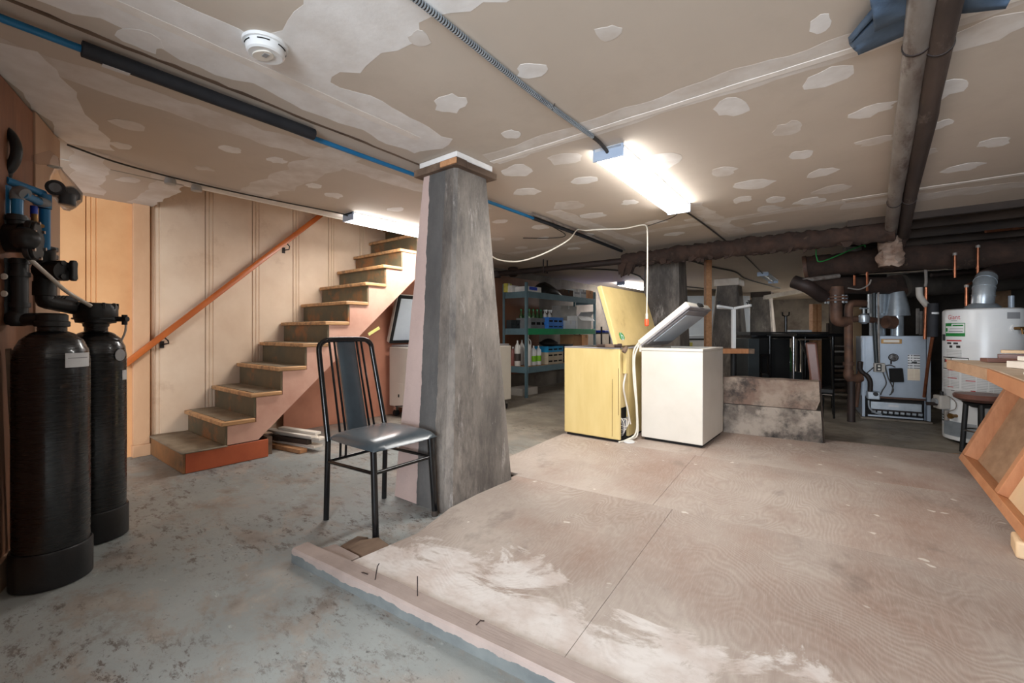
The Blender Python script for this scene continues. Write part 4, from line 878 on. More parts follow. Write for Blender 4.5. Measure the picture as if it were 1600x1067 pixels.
# second valve set above the rear tank
v2 = thing('shutoff_valve', 'black ribbed valve head with a gate handle above the rear softener tank', 'valve', (-3.0, .45, 1.07))
d2 = 2.08
MB().tube([P(70, 388, 2.05), P(70, 418, d2), P(70, 455, d2)], .038, 16).build('valve_stem', bp2, v2)
for yy in (392, 404): MB().tube([P(70, yy, d2), P(70, yy-6, d2)], .046, 18).build('union_nut', bp2, v2)
MB().tube([P(66, 422, d2), P(101, 424, d2-.02)], .045, 16).build('gate_body', bp2, v2)
for yy in (411, 432): MB().tube([P(72, yy, d2-.01), P(100, yy, d2-.03)], .012, 8).build('gate_rib', bp2, v2)
MB().tube([P(100, 420, d2), P(112, 421, d2)], .012, 10).build('handle_stem', bp2, v2)
hM = T(P(114, 423, d2)) @ RZ(YAW) @ Matrix(((0, 0, 1, 0), (1, 0, 0, 0), (0, 1, 0, 0), (0, 0, 0, 1)))
MB().prism(chaikin([(-.016, -.048), (.016, -.048), (.012, 0), (.016, .048), (-.016, .048), (-.012, 0)], 1), -.008, .012, hM).build('gate_handle', bp2, v2, bevel=.004)
MB().tube([P(70, 440, d2), P(70, 462, d2)], .042, 16).build('union_nut', bp2, v2)
hp = Vector((C2[0], C2[1], 1.145))
MB().tube(smooth_path([P(70, 458, d2), P(71, 470, d2), P(80, 473, d2+.02), hp+Vector((-.02, -.02, .01))], 5), .034, 16).build('outlet_elbow', bp2, v2)
for k in range(5):
    a_ = P(86+k*6, 473, d2+.03+k*.015); MB().tube([a_, a_+RT*.006], .036, 14).build('elbow_ring', bp2, v2)
MB().lathe([(.05, -.07), (.052, -.055), (.078, -.05), (.086, -.02), (.086, .03), (.078, .048), (.03, .052)], 32, T(hp)).build('valve_head', bp2, v2)
MB().tube([hp+Vector((.088*math.cos(k*math.pi/16), .088*math.sin(k*math.pi/16), -.03)) for k in range(33)], .005, 6).build('head_ring', bp2, v2)
for k in range(10):
    a_ = k*math.pi/5+.2; MB().cbox((hp.x+.081*math.cos(a_), hp.y+.081*math.sin(a_), hp.z+.036), (.012, .012, .03)).build('head_lug', bp2, v2, bevel=.002)
q = hp+Vector((.06, .085, -.03)); MB().tube([q-RT*.02, q+RT*.035], .014, 10).tube([q+RT*.02+Vector((0, 0, -.03)), q+RT*.02+Vector((0, 0, .022))], .012, 10).build('drain_fitting', bp2, v2)
MB().tube(smooth_path([q+RT*.025, q+RT*.025+Vector((0, 0, -.06)), q+RT*.0+Vector((0, 0, -.12))], 4), .005, 8).build('drain_tube', M['clearhose'], v2)
tag(MB().tube(smooth_path([P(47, 405, 1.84), P(75, 430, 1.93), P(105, 456, 2.05), P(142, 478, 2.16)], 4), .0085, 10).build('strap_hose', M['clearhose']), 'translucent grey hose slanting from the front valve down to the rear tank head', 'hose')
# filter housing wrench
wr = MB(); A0 = P(-22, 232, 1.9); pts = []
for k in range(15):
    a_ = math.radians(105-k*15); pts.append(P(-10+36*math.cos(a_), 236-38*math.sin(a_), 1.88))
tag(wr.tube(smooth_path(pts[:13], 2), .019, 10).tube(smooth_path([pts[12], P(9, 266, 1.88), P(6, 280, 1.88), P(6, 296, 1.88)], 4), .022, 10).build('filter_wrench', bp2), 'black curved filter wrench hanging at the left picture edge above the valves', 'wrench')
# bag of fittings
bg = thing('bag_of_fittings', 'clear plastic bag of black fittings hanging by the partition edge', 'bag', P(100, 300, 2.0))
db = 2.1
prof = []
bc = P(101, 262, db)
vs = []; n = 20; lv = [(240, 58, 20, .004), (252, 75, 17, .006), (259, 90, 4, .008), (266, 92, 8, .02), (280, 96, 19, .05), (296, 101, 27, .07), (310, 104, 25, .07), (322, 105, 14, .05), (329, 104, 5, .02)]
for y, xc, hw, dp in lv:
    for k in range(n):
        a_ = 2*math.pi*k/n; q = P(xc+hw*math.cos(a_)*(1+.12*mn.noise(Vector((math.cos(a_)*2, y*.1, 0)))), y+(-.28*hw*math.cos(a_) if y < 258 else .2*hw*math.cos(a_)), db+dp*math.sin(a_)); vs.append(q)
MB().add(vs, [(i*n+k, i*n+(k+1) % n, i*n+n+(k+1) % n, i*n+n+k) for i in range(len(lv)-1) for k in range(n)], True).add(vs[-n:], [tuple(range(n))]).build('bag_film', M['bag'], bg)
MB().tube([P(86, 261, db)+Vector((0, .012*math.cos(k), 0))+RT*.016*math.sin(k)+FW*.012*math.cos(k) for k in [i*.52 for i in range(13)]], .004, 6).build('bag_tie', M['offwhite'], bg)
f1 = MB(); q = P(90, 297, db-.01); f1.tube([q, q+(RT*.6-FW*.8)*.045], .036, 16); f1.build('black_fitting', bp2, bg)
MB().tube([q+(RT*.6-FW*.8)*.043, q+(RT*.6-FW*.8)*.049], .022, 14).build('fitting_bore', M['greycrate'], bg)
MB().tube([P(98, 306, db+.02), P(116, 303, db+.02)], .032, 14).build('black_fitting', bp2, bg); MB().tube([P(106, 304, db), P(105, 320, db)], .03, 14).build('black_fitting', bp2, bg)
# hose and stick at the left edge
tag(MB().tube(smooth_path([P(-40, 800, 2.0), P(-10, 788, 1.95), P(6, 776, 1.95), P(19, 768, 1.98)], 5), .007, 8).build('hose', M['offwhite']), 'white hose end low at the left picture edge beside the front tank', 'hose')
tag(MB().beam(PO+PD*part_s(2)+PN*.02+Vector((0, 0, .98)), PO+PD*part_s(14)+PN*.03+Vector((0, 0, .125)), .016, .016).build('wooden_stick', M['rotten'], bevel=.003), 'thin dark wooden stick leaning on the brown partition behind the tanks', 'stick')

# ------------------------------------------------------------------ chest freezers
def carton_corner(): pass
yf = thing('chest_freezer', 'yellow chest freezer with its lid standing open, dirty bottom edge and loose wires', 'freezer', (-1.98, 4.25, .05))
fx0, fx1, fy0, fy1, zt_ = -2.272, -1.692, 3.70, 4.75, .905
MB().box((fx0, fy0, .075), (fx1, fy0+.03, zt_-.012)).build('front_panel', M['yellow'], yf, bevel=.008)
MB().box((fx0+.005, fy0+.031, .075), (fx0+.035, fy1, zt_-.012)).box((fx0+.04, fy1-.03, .075), (fx1-.04, fy1, zt_-.012)).build('body', M['yellow'], yf, bevel=.004)
MB().box((fx1-.03, fy0+.20, .075), (fx1-.002, fy1, zt_-.012)).box((fx1-.03, fy0+.031, .36), (fx1-.002, fy0+.199, zt_-.012)).build('side_panel', M['yellowside'], yf, bevel=.004)
MB().box((fx0+.036, fy0+.032, .08), (fx1-.04, fy1-.032, .35)).build('compressor_bay', M['darkgap'], yf)
MB().box((fx0+.02, fy0+.02, .052), (fx1-.02, fy1-.02, .074)).build('base_frame', M['darkgap'], yf)
rim = MB().box((fx0, fy0, zt_-.012), (fx1, fy0+.06, zt_)).box((fx0, fy1-.06, zt_-.012), (fx1, fy1, zt_)).box((fx0, fy0+.06, zt_-.012), (fx0+.06, fy1-.06, zt_)).box((fx1-.06, fy0+.06, zt_-.012), (fx1, fy1-.06, zt_)); rim.build('rim', M['freezergrey'], yf, bevel=.003)
MB().box((fx0+.04, fy0+.04, .5), (fx1-.04, fy1-.04, .52)).build('liner', M['freezergrey'], yf)
ang = math.radians(104)                                     # lid leans back over the tub from its right hinge
LM = T((fx1-.01, 0, .925)) @ RY(-math.radians(106.5))
lw = .58
MB().box((0, fy0+.0, -.0), (lw, fy1, .045), RZ(0) and (T((fx1-.015, 0, .92)) @ RY(math.radians(180+73)))).build('lid', M['yellowside'], yf, bevel=.006)
LT = T((fx1-.015, 0, .92)) @ RY(math.radians(180+73))
MB().box((.0, fy0-.004, .006), (lw, fy0-.0005, .040), LT).build('lid_edge', M['yellow'], yf)
MB().box((.03, fy0+.03, .0455), (lw-.03, fy1-.03, .07), LT).build('lid_liner', M['freezergrey'], yf, bevel=.008)
tg = MB().prism(chaikin([(.055, fy0+.08), (.13, fy0+.085), (.12, fy0+.16), (.06, fy0+.19)], 1), -.004, -.0005, LT); tgo = tg.build('green_tag', M['greenprint'], yf)
vs, fs = text_geo('b', .11); tx = MB().add([LT @ Vector((.055+v.y+.03, fy0+.13+v.x, -.0048)) for v in vs], fs); tx.build('tag_mark', M['greyliner'], tgo)
MB().box((fx1-.14, fy0-.02, zt_+.001), (fx1-.05, fy0+.02, zt_+.03), None).build('hinge_block', M['rotten'], yf, bevel=.006)
MB().tube([(fx1-.22, fy0-.005, zt_+.014), (fx1+.01, fy0+.01, zt_+.018)], [.012, .02], 8).build('broken_trim', M['rust'], yf)
MB().box((fx1+.0005, fy0+.06, .67), (fx1+.035, fy0+.11, .90)).build('hinge_bracket', M['yellow'], yf, bevel=.004)
MB().tube(smooth_path([(fx1+.03, fy0+.02, .90), (fx1+.04, fy0+.0, .87), (fx1+.05, fy0+.03, .91)], 4), .018, 8).build('hinge_spring', M['rotten'], yf)
MB().tube(smooth_path([(fx1+.02, fy0+.08, .67), (fx1+.012, fy0+.05, .55), (fx1+.012, fy0+.10, .42), (fx1+.02, fy0+.12, .34), (fx1+.03, fy0+.16, .2)], 5), .008, 8).build('power_cord', M['offwhite'], yf)
for k in range(6):
    MB().tube(smooth_path([(fx1-.05, fy0+.06+.02*k, .30-.02*k), (fx1+.0+.004*k, fy0+.05+.02*k, .22+.01*k), (fx1-.0+.008*k, fy0+.07, .12+.015*k), (fx1-.04, fy0+.1, .09+.02*k)], 4), .004, 6).build('loose_wire', M['offwhite' if k % 2 else 'freezergrey'], yf)
MB().beam((fx1-.012, fy0-.003, .3), (fx1-.012, fy0-.001, .72), .004, .002, up=(0, 1, 0)).build('crack', M['brass'], yf)
MB().beam((fx1-.075, fy0-.002, .1), (fx1-.072, fy0-.001, .62), .003, .002, up=(0, 1, 0)).build('crack', M['brass'], yf)

wf = thing('chest_freezer', 'cream white chest freezer with its lid propped open to the right', 'freezer', (-1.33, 4.3, .05))
gx0, gx1, gy0, gy1 = -1.60, -1.058, 3.965, 4.67
MB().box((gx0, gy0, .075), (gx1, gy1, .875)).build('cabinet', M['offwhite'], wf, bevel=.006, seg=3)
MB().box((gx0+.02, gy0+.025, .05), (gx1-.02, gy1-.02, .0748)).build('base_frame', M['darkgap'], wf)
MB().box((gx0-.002, gy0-.004, .8755), (gx1+.002, gy0+.05, .9)).box((gx0-.002, gy0+.05, .8755), (gx0+.05, gy1, .9)).box((gx1-.05, gy0+.05, .8755), (gx1+.002, gy1, .9)).box((gx0+.05, gy1-.05, .8755), (gx1-.05, gy1, .9)).build('rim', M['offwhite'], wf, bevel=.004)
MB().box((gx0+.05, gy0+.05, .8755), (gx1-.05, gy1-.05, .88)).build('liner', M['freezergrey'], wf)
WM_ = T((gx0+.0, 0, .915)) @ RY(-math.radians(38.5))
MB().box((0, gy0, .014), (.56, gy1, .062), WM_).build('lid', M['offwhite'], wf, bevel=.006)
MB().box((.0, gy0, .0), (.56, gy1, .0138), WM_).build('lid_gasket', M['freezergrey'], wf, bevel=.003)
lp = [(.045, gy0+.04, -.004), (.52, gy0+.04, -.004), (.52, gy1-.04, -.004), (.045, gy1-.04, -.004)]
MB().box((.04, gy0+.035, -.012), (.525, gy1-.035, -.0003), WM_).build('lid_liner', M['freezergrey'], wf, bevel=.006)
MB().box((.09, gy0+.09, -.02), (.47, gy1-.09, -.0125), WM_).build('lid_recess', M['greyliner'], wf, bevel=.008)
MB().box((.565, gy0+.28, .015), (.58, gy0+.42, .05), WM_).build('lid_handle', M['darkgap'], wf, bevel=.004)
MB().box((gx0-.03, gy0+.015, .86), (gx0-.004, gy0+.07, .955)).build('hinge', M['offwhite'], wf, bevel=.004)
for k, pts in enumerate(([(-1.625, 3.97, .93), (-1.66, 3.95, .8), (-1.645, 3.94, .55), (-1.625, 3.93, .3), (-1.62, 3.92, .1), (-1.66, 3.86, .062)], [(-1.63, 3.98, .95), (-1.675, 3.96, .85), (-1.66, 3.93, .6), (-1.63, 3.92, .35), (-1.625, 3.90, .12), (-1.68, 3.80, .060), (-1.70, 3.70, .060)])):
    tag(cbl('freezer_cord', pts, .008, 'whitecord', 8), ['white cord dangling between the freezers, nearer the cream one', 'white cord dangling between the freezers down to the yellow one'][k], 'cord')
o = MB().prism(chaikin([(-1.70, 3.76), (-1.62, 3.72), (-1.58, 3.80), (-1.66, 3.86)], 2), .0505, .062).build('plastic_scrap', M['whiteenamel'], bevel=.003); tag(o, 'small white scrap on the plywood between the two freezers', 'scrap')
# big freezer half hidden behind the near pillar
bf = thing('chest_freezer', 'large white chest freezer on casters half hidden behind the near pillar', 'freezer', (-4.15, 4.05, 0))
hx0, hx1, hy0, hy1 = -4.60, -3.74, 3.36, 4.72
MB().box((hx0, hy0, .13), (hx1, hy1, .86)).build('cabinet', M['offwhite'], bf, bevel=.012)
MB().box((hx0+.02, hy0+.02, .861), (hx1-.02, hy1-.02, .885)).build('rim', M['freezergrey'], bf, bevel=.004)
HM = T((hx0+.02, 0, .90)) @ RY(-math.radians(72))
MB().box((0, hy0, .03), (.62, hy1, .085), HM).build('lid', M['offwhite'], bf, bevel=.01)
MB().box((.0, hy0+.004, .012), (.62, hy1-.004, .0295), HM).build('lid_gasket', M['blackmatte'], bf, bevel=.004)
MB().box((.04, hy0+.035, .0), (.58, hy1-.035, .0115), HM).build('lid_liner', M['greyliner'], bf, bevel=.006)
MB().box((hx0+.16, hy0-.006, .15), (hx0+.5, hy0-.0005, .42)).build('vent_cover', M['offwhite'], bf, bevel=.002)
MB().cbox((hx0+.2, hy0-.008, .27), (.018, .006, .035)).build('power_plug', M['darkgap'], bf)
MB().tube(smooth_path([(hx0+.38, hy0-.02, .24), (hx0+.33, hy0-.03, .17), (hx0+.15, hy0-.02, .14)], 4), .006, 6).build('power_cord', M['blackmatte'], bf)
for x, y in ((hx0+.06, hy0+.06), (hx1-.06, hy0+.06), (hx0+.06, hy1-.06), (hx1-.06, hy1-.06)):
    w = MB().tube([(x-.015, y, .042), (x+.015, y, .042)], .041, 14).build('caster', M['blackmatte'], bf); MB().box((x-.024, y-.02, .075), (x+.024, y+.02, .129)).build('caster_fork', M['chrome'], w)

# ------------------------------------------------------------------ concrete block wall stub
cbw = thing('concrete_stub', 'low stained concrete stub wall of two courses to the right of the cream freezer', 'concrete wall', (-.66, 4.85, .05))
bA, bB = Vector((-1.075, 4.765, 0)), Vector((-.262, 4.83, 0)); bd = (bB-bA).normalized(); bn = Vector((-bd.y, bd.x, 0))
def course(z0, z1, nm, m, notch=False):
    n, k = 24, 6; mb = MB(); L_ = (bB-bA).length; vs = []
    for side in (0, .17):
        for i in range(n+1):
            for j in range(k+1):
                u = L_*i/n; z = z0+(z1-z0)*j/k
                lean = -.035*(z/.6) if i == n else 0
                uu = u+lean
                if notch and i >= n-1 and j <= 1: uu -= .035*(1-j/2)*(1 if i == n else .6)
                p = bA+bd*uu+bn*side+Vector((0, 0, z)); p += bn*mn.noise(p*9)*.008+Vector((0, 0, mn.noise(p*6)*.006 if j in (0, k) and z > .06 else 0)); vs.append(p)
    N = (n+1)*(k+1); g_ = lambda s_, i, j: s_*N+i*(k+1)+j; fs = []
    for i in range(n):
        for j in range(k): fs += [(g_(0, i, j), g_(0, i+1, j), g_(0, i+1, j+1), g_(0, i, j+1)), (g_(1, i, j), g_(1, i, j+1), g_(1, i+1, j+1), g_(1, i+1, j))]
        fs += [(g_(0, i, 0), g_(1, i, 0), g_(1, i+1, 0), g_(0, i+1, 0)), (g_(0, i, k), g_(0, i+1, k), g_(1, i+1, k), g_(1, i, k))]
    for j in range(k): fs += [(g_(0, 0, j), g_(0, 0, j+1), g_(1, 0, j+1), g_(1, 0, j)), (g_(0, n, j), g_(1, n, j), g_(1, n, j+1), g_(0, n, j+1))]
    mb.add(vs, fs, True); return mb.build(nm, m, cbw, ang=40)
course(.05, .335, 'lower_course', M['blockconc']); course(.341, .598, 'upper_course', M['blockred'], True)
MB().hexa([bB+bn*.01+Vector((.002, 0, .05)), bB+bn*.02+Vector((.012, 0, .05)), bB+bn*.16+Vector((.012, 0, .05)), bB+bn*.16+Vector((.002, 0, .05))], [bB+bn*.01+Vector((-.03, 0, .595)), bB+bn*.02+Vector((-.02, 0, .595)), bB+bn*.16+Vector((-.02, 0, .595)), bB+bn*.16+Vector((-.03, 0, .595))]).build('end_board', M['darkwood'], cbw)

# ------------------------------------------------------------------ shelving unit and what is on it
sh = thing('shelving_unit', 'grey blue steel shelving unit with a green middle edge along the far left wall', 'shelf', (-4.37, 6.78, 0))
sx0, sx1, sy0, sy1 = -4.62, -4.13, 5.60, 7.92
for x in (sx0, sx1-.04):
    for y in (sy0, sy1-.04): MB().box((x, y, 0), (x+.04, y+.012, 1.83)).box((x if x < -4.4 else x+.028, y+.012, 0), (x+.012 if x < -4.4 else x+.04, y+.04, 1.83)).build('upright', M['shelfblue'], sh)
for z, m in ((1.69, 'shelfblue'), (1.10, 'shelfgreen'), (.49, 'shelfblue')):
    MB().box((sx0+.045, sy0+.015, z-.02), (sx1-.045, sy1-.015, z-.001)).build('shelf_board', M['card' if z < .6 else 'shelfblue'], sh)
    MB().box((sx1-.003, sy0+.042, z-.10), (sx1+.004, sy1-.042, z-.0)).build('front_beam', M[m], sh, bevel=.002)
    for ya, yb in ((sy0+.013, sy0+.02), (sy1-.02, sy1-.013)): MB().box((sx0+.045, ya, z-.10), (sx1-.045, yb, z)).build('side_beam', M['shelfblue'], sh)
def spos(p0, p1, yt, X): a_ = atx(p0, HY, X).y; b_ = atx(p1, HY, X).y; return a_, b_, atx((p0+p1)/2, yt, X).z
def place_box(name, p0, p1, yt, z, X, dep, m, label, cat, grp=None, kind='carton', m2=None, **k):
    y0, y1, z1 = spos(p0, p1, yt, X); z0 = z+.001; x0 = X-dep; g_ = .004
    t = thing(name, label, cat, ((X+x0)/2, (y0+y1)/2, z0), 0, grp); y0 += g_; y1 -= g_
    if kind == 'carton':
        MB().box((x0, y0, z0), (X, y1, z1)).build('body', M[m], t, bevel=.003)
        MB().box((x0+.01, (y0+y1)/2-.02, z1), (X+.0008, (y0+y1)/2+.02, z1+.001)).box((X, (y0+y1)/2-.02, z1-.06), (X+.001, (y0+y1)/2+.02, z1)).build('packing_tape', M[m2 or 'card'], t)
    elif kind == 'open':
        w = .004
        MB().box((x0, y0, z0), (X, y0+w, z1)).box((x0, y1-w, z0), (X, y1, z1)).box((x0, y0+w, z0), (x0+w, y1-w, z1)).box((X-w, y0+w, z0), (X, y1-w, z1)).box((x0+w, y0+w, z0), (X-w, y1-w, z0+w)).build('body', M[m], t)
        MB().hexa([(X-.002, y0, z1), (X+.002, y0, z1), (X+.002, y1, z1), (X-.002, y1, z1)], [(X+.08, y0, z1-.09), (X+.084, y0, z1-.09), (X+.084, y1, z1-.09), (X+.08, y1, z1-.09)]).build('flap', M[m2 or m], t)
        MB().hexa([(x0, y1-w, z1), (X, y1-w, z1), (X, y1, z1), (x0, y1, z1)], [(x0, y1+.12, z1+.10), (X, y1+.12, z1+.10), (X, y1+.123, z1+.1), (x0, y1+.123, z1+.1)]).build('flap', M[m], t)
    elif kind == 'crate':
        w = .008; h_ = z1-z0
        b_ = MB().box((x0, y0, z0), (X, y0+w, z1)).box((x0, y1-w, z0), (X, y1, z1)).box((x0, y0+w, z0), (x0+w, y1-w, z1)).box((x0+w, y0+w, z0), (X-w, y1-w, z0+w))
        n = 3; zz = [z0, z0+h_*.35, z0+h_*.62, z1]; b_.box((X-w, y0+w, zz[0]), (X, y1-w, zz[1])).box((X-w, y0+w, zz[2]), (X, y1-w, zz[3]))
        for i in range(n+1):
            yy = y0+w+(y1-y0-2*w)*i/n; ww = .012; b_.box((X-w, max(y0+w, yy-ww), zz[1]), (X, min(y1-w, yy+ww), zz[2]))
        b_.build('body', M[m], t); MB().box((X, y0-.001, z1-.018), (X+.006, y1+.001, z1)).build('rim', M[m], t)
        MB().box((x0+w+.01, y0+w+.01, z0+w+.001), (X-w-.004, y1-w-.01, z0+h_*.6)).build('slot_shade_box', M['darkgap'], t)  # dark inset box paints the shade behind the slots
    return t, (x0, y0, z0, X, y1, z1)
# top shelf
place_box('small_carton', 791, 800, 443, 1.69, -4.51, .06, 'yellowpack', 'yellow and white pack at the left end of the top shelf', 'box', m2='cardwhite')
place_box('flat_carton', 800, 821, 447, 1.69, -4.42, .15, 'cardwhite', 'flat white carton left of the front upright on the top shelf', 'box', m2='greyprint')
t, q = place_box('tray_carton', 825, 846, 448, 1.69, -4.16, .3, 'cardwhite', 'low white carton with blue print behind the front upright', 'box', m2='greyprint')
MB().box((q[3]+.001, q[1]+.03, q[2]+.03), (q[3]+.0015, q[4]-.12, q[2]+.08)).build('blue_print', M['bluetray'], t)
y0, y1, z1 = spos(846, 872, 440, -4.25)
bb = MB(); vs = []
for i in range(13):
    for j in range(13):
        u, v = i/12*math.pi, j/12*math.pi; hgt = (math.sin(u)*math.sin(v))**.5*(z1-1.70)
        p = Vector((-4.55+.38*i/12, y0+(y1-y0)*j/12, 1.693)); p.z += hgt*(1+.25*mn.noise(p*8)); vs.append(p)
bb.add(vs, [(i*13+j, i*13+13+j, i*13+14+j, i*13+j+1) for i in range(12) for j in range(12)], True); bgo = bb.build('black_bag', M['blackplastic'], ang=70)
bgo.modifiers.new('s', 'SOLIDIFY').thickness = .004; tag(bgo, 'heap of black plastic bags and cables on the top shelf', 'bag')
place_box('long_carton', 881, 896, 453, 1.69, -4.2, .3, 'carddark', 'dark brown carton on the top shelf beside two white topped boxes', 'box', m2='darkbin')
for k, (a_, b_) in enumerate(((897, 906), (907.5, 916))):
    t, q = place_box('archive_box', a_, b_, 452, 1.69, -4.18, .28, 'cardwhite', ['cream box with a dark band on the top shelf, left one', 'cream box with a dark band on the top shelf, right one'][k], 'box', 'cream boxes on the top shelf', m2='cardgrey')
    MB().box((q[3]+.001, q[1]+.01, q[5]-.09), (q[3]+.0018, q[4]-.01, q[5]-.05)).build('label_band', M['greyprint'], t)
place_box('open_carton', 917.5, 927, 454, 1.69, -4.17, .2, 'cardpeach', 'peach carton with a sagging front at the right end of the top shelf', 'box', m2='card')
tag(MB().lathe([(.05, 0), (.075, .02), (.085, .13), (.07, .15)], 16, T((-4.52, 5.75, 1.96))).build('brown_pot', M['rust']), 'reddish brown pot hung near the ceiling above the shelf', 'pot')
# middle shelf
for k, (a_, b_) in enumerate(((798.5, 806.5), (807.5, 819))): place_box('plastic_bin', a_, b_, 500, 1.10, -4.47, .1, 'darkbin', ['dark bin at the left end of the middle shelf', 'dark bin second from the left end of the middle shelf'][k], 'bin', 'dark bins on the middle shelf', kind='crate')
t, q = place_box('crate', 829, 854, 497, 1.10, -4.25, .3, 'greycrate', 'grey plastic crate holding green bottles on the middle shelf', 'crate', kind='crate')
b0 = None
for i in range(3):
    for j in range(4):
        p = Vector((q[0]+.06+i*.085, q[1]+.06+j*(q[4]-q[1]-.12)/3, q[2]+.02))
        if b0 is None:
            b0 = thing('green_bottle', 'green glass bottle standing in the grey crate on the middle shelf', 'bottle', p, 0, 'green bottles in the grey crate')
            MB().lathe([(.030, 0), (.034, .01), (.034, .19), (.014, .25), (.014, .30)], 12).build('glass', M['greenglass'], b0, local=True); MB().lathe([(.016, .285), (.016, .305)], 10).build('cap', M['shelfgreen'], b0, local=True)
        else: dup(b0, p)
t, q = place_box('crate', 857, 880, 507, 1.10, -4.17, .28, 'bluecrate', 'lower blue crate of the two stacked on the middle shelf', 'crate', 'stacked blue crates', kind='crate')
t, q2 = place_box('crate', 857, 880, 496, q[5]+.001, -4.17, .28, 'bluecrate', 'upper blue crate of the two stacked on the middle shelf', 'crate', 'stacked blue crates', kind='crate')
for k in range(2):
    p = (-4.3, q2[1]+.08+.14*k, q2[2]+.02); s_ = thing('spray_bottle', ['white spray bottle in the upper blue crate, left one', 'white spray bottle in the upper blue crate, right one'][k], 'bottle', p, 0, 'spray bottles in the upper blue crate')
    MB().lathe([(.03, 0), (.036, .01), (.036, .14), (.014, .18), (.014, .21)], 14).build('body', M['jug'], s_, local=True); MB().box((-.02, -.014, .21), (.05, .014, .235)).box((.03, -.01, .18), (.042, .01, .21)).build('trigger', M['whiteenamel'], s_, local=True, bevel=.003)
place_box('big_carton', 876, 901, 478, 1.10, -4.38, .2, 'cardgrey', 'large grey white printed carton standing at the back of the middle shelf', 'box', m2='cardwhite')
place_box('clear_box', 883, 900, 501, 1.10, -4.17, .15, 'greyliner', 'clear plastic box in front of the big grey carton', 'box', m2='label')
t, q = place_box('open_carton', 902, 924, 494, 1.10, -4.16, .3, 'cardwhite', 'white carton with open flaps at the right end of the middle shelf', 'box', kind='open')
MB().box((q[0]+.02, q[1]+.01, q[5]), (q[0]+.025, q[1]+.20, q[5]+.17)).build('flap', M['card'], t)
# lower shelf
def jug(px0, px1, yt, X, m, label, grp=None, lm=None, tall=False):
    y0, y1, z1 = spos(px0, px1, yt, X); r_ = (y1-y0)/2*.70; h_ = z1-.492
    t = thing('jug', label, 'jug', (X-.08, (y0+y1)/2, .492), 0, grp)
    MB().lathe([(r_*.92, 0), (r_, .012), (r_, h_*(.55 if tall else .68)), (r_*.85, h_*(.64 if tall else .8)), (r_*.3, h_*(.72 if tall else .93)), (r_*.24, h_*.95), (r_*.22, h_)], 20).build('body', M[m], t, local=True)
    MB().lathe([(r_*.28, h_*.94), (r_*.28, h_+.01)], 12).build('cap', M['whiteenamel'], t, local=True)
    MB().tube(smooth_path([(r_*.9, 0, h_*.55), (r_*.95, 0, h_*.78), (r_*.3, 0, h_*.86)], 4), .008, 8).build('handle', M[m], t, local=True)
    if lm: MB().lathe([(r_+.0005, h_*.2), (r_+.0015, h_*.2), (r_+.0015, h_*.5), (r_+.0005, h_*.5)], 20).build('label_band', M[lm], t, local=True)
jug(804, 811, 543, -4.43, 'jugred', 'reddish jug at the left end of the lower shelf', None)
jug(810.5, 819, 533, -4.30, 'jug', 'white jug with a dark label left of the shelf upright', None, 'darklabel')
jug(818, 825, 532, -4.38, 'jug', 'plain white jug just behind the shelf upright')
jug(826, 836, 523, -4.2, 'jug', 'white jug with a tall thin neck right of the shelf upright', None, None, True)
jug(836.5, 843.5, 541, -4.18, 'whiteenamel', 'white bottle with lime label on the lower shelf, left one', 'lime labelled bottles', 'limelabel')
jug(844, 851, 541, -4.18, 'whiteenamel', 'white bottle with lime label on the lower shelf, right one', 'lime labelled bottles', 'limelabel')
t, q = place_box('crate', 856, 880, 559, .49, -4.18, .3, 'beigecrate', 'bottom beige crate of the stack on the lower shelf', 'crate', kind='crate')
t, q = place_box('crate', 856, 880, 550, q[5]+.001, -4.18, .3, 'beigecrate', 'second beige crate up in the stack on the lower shelf', 'crate', kind='crate')
t, q = place_box('crate', 856, 880, 541, q[5]+.001, -4.18, .3, 'cyancrate', 'bright blue crate topping the beige crates on the lower shelf', 'crate', kind='crate')
tag(MB().lathe([(.10, 0), (.16, .03), (.17, .06), (.06, .12), (.02, .13)], 20, T((-4.33, (q[1]+q[4])/2, q[5]+.004))).build('black_pan', M['blackmatte']), 'round black lid shaped pan on the bright blue crate', 'pan')
place_box('tall_carton', 896, 912, 523, .49, -4.25, .3, 'card', 'tall brown carton at the right end of the lower shelf', 'box')
place_box('narrow_carton', 912.5, 919, 523, .49, -4.2, .25, 'cardpeach', 'narrow pale carton beside the tall brown one on the lower shelf', 'box')
place_box('dark_container', 882, 895, 538, .49, -4.25, .2, 'darkbin', 'black container between crates and brown carton on the lower shelf', 'container', kind='crate')
tag(MB().box((-4.6, 5.72, .0), (-4.3, 6.15, .12)).build('floor_carton', M['cardgrey'], bevel=.004), 'flattened grey carton on the floor under the shelving', 'box')
# second black rack
rk = thing('black_rack', 'black rack with a bright blue tray behind the yellow freezer lid', 'shelf', (-4.3, 8.7, 0))
for x in (-4.6, -4.1):
    for y in (8.1, 9.5): MB().tube([(x, y, 0), (x, y, 1.15)], .018, 8).build('upright', M['blackmatte'], rk)
for z in (1.0, .55): MB().box((-4.62, 8.08, z), (-4.08, 9.52, z+.03)).build('shelf_board', M['blackmatte'], rk)
tag(MB().box((-4.58, 8.25, 1.031), (-4.10, 9.45, 1.075)).build('blue_tray', M['bluetray'], bevel=.006), 'bright blue flat tray on the black rack', 'tray')
for k in range(3): tag(MB().lathe([(.08, 0), (.12, .02), (.13, .14), (.11, .15)], 16, T((-4.25, 8.35+.42*k, .581))).build('black_pot', M['blackmatte']), ['dark pot on the lower black rack board, nearest', 'dark pot on the lower black rack board, middle', 'dark pot on the lower black rack board, farthest'][k], 'pot', 'dark pots on the black rack')

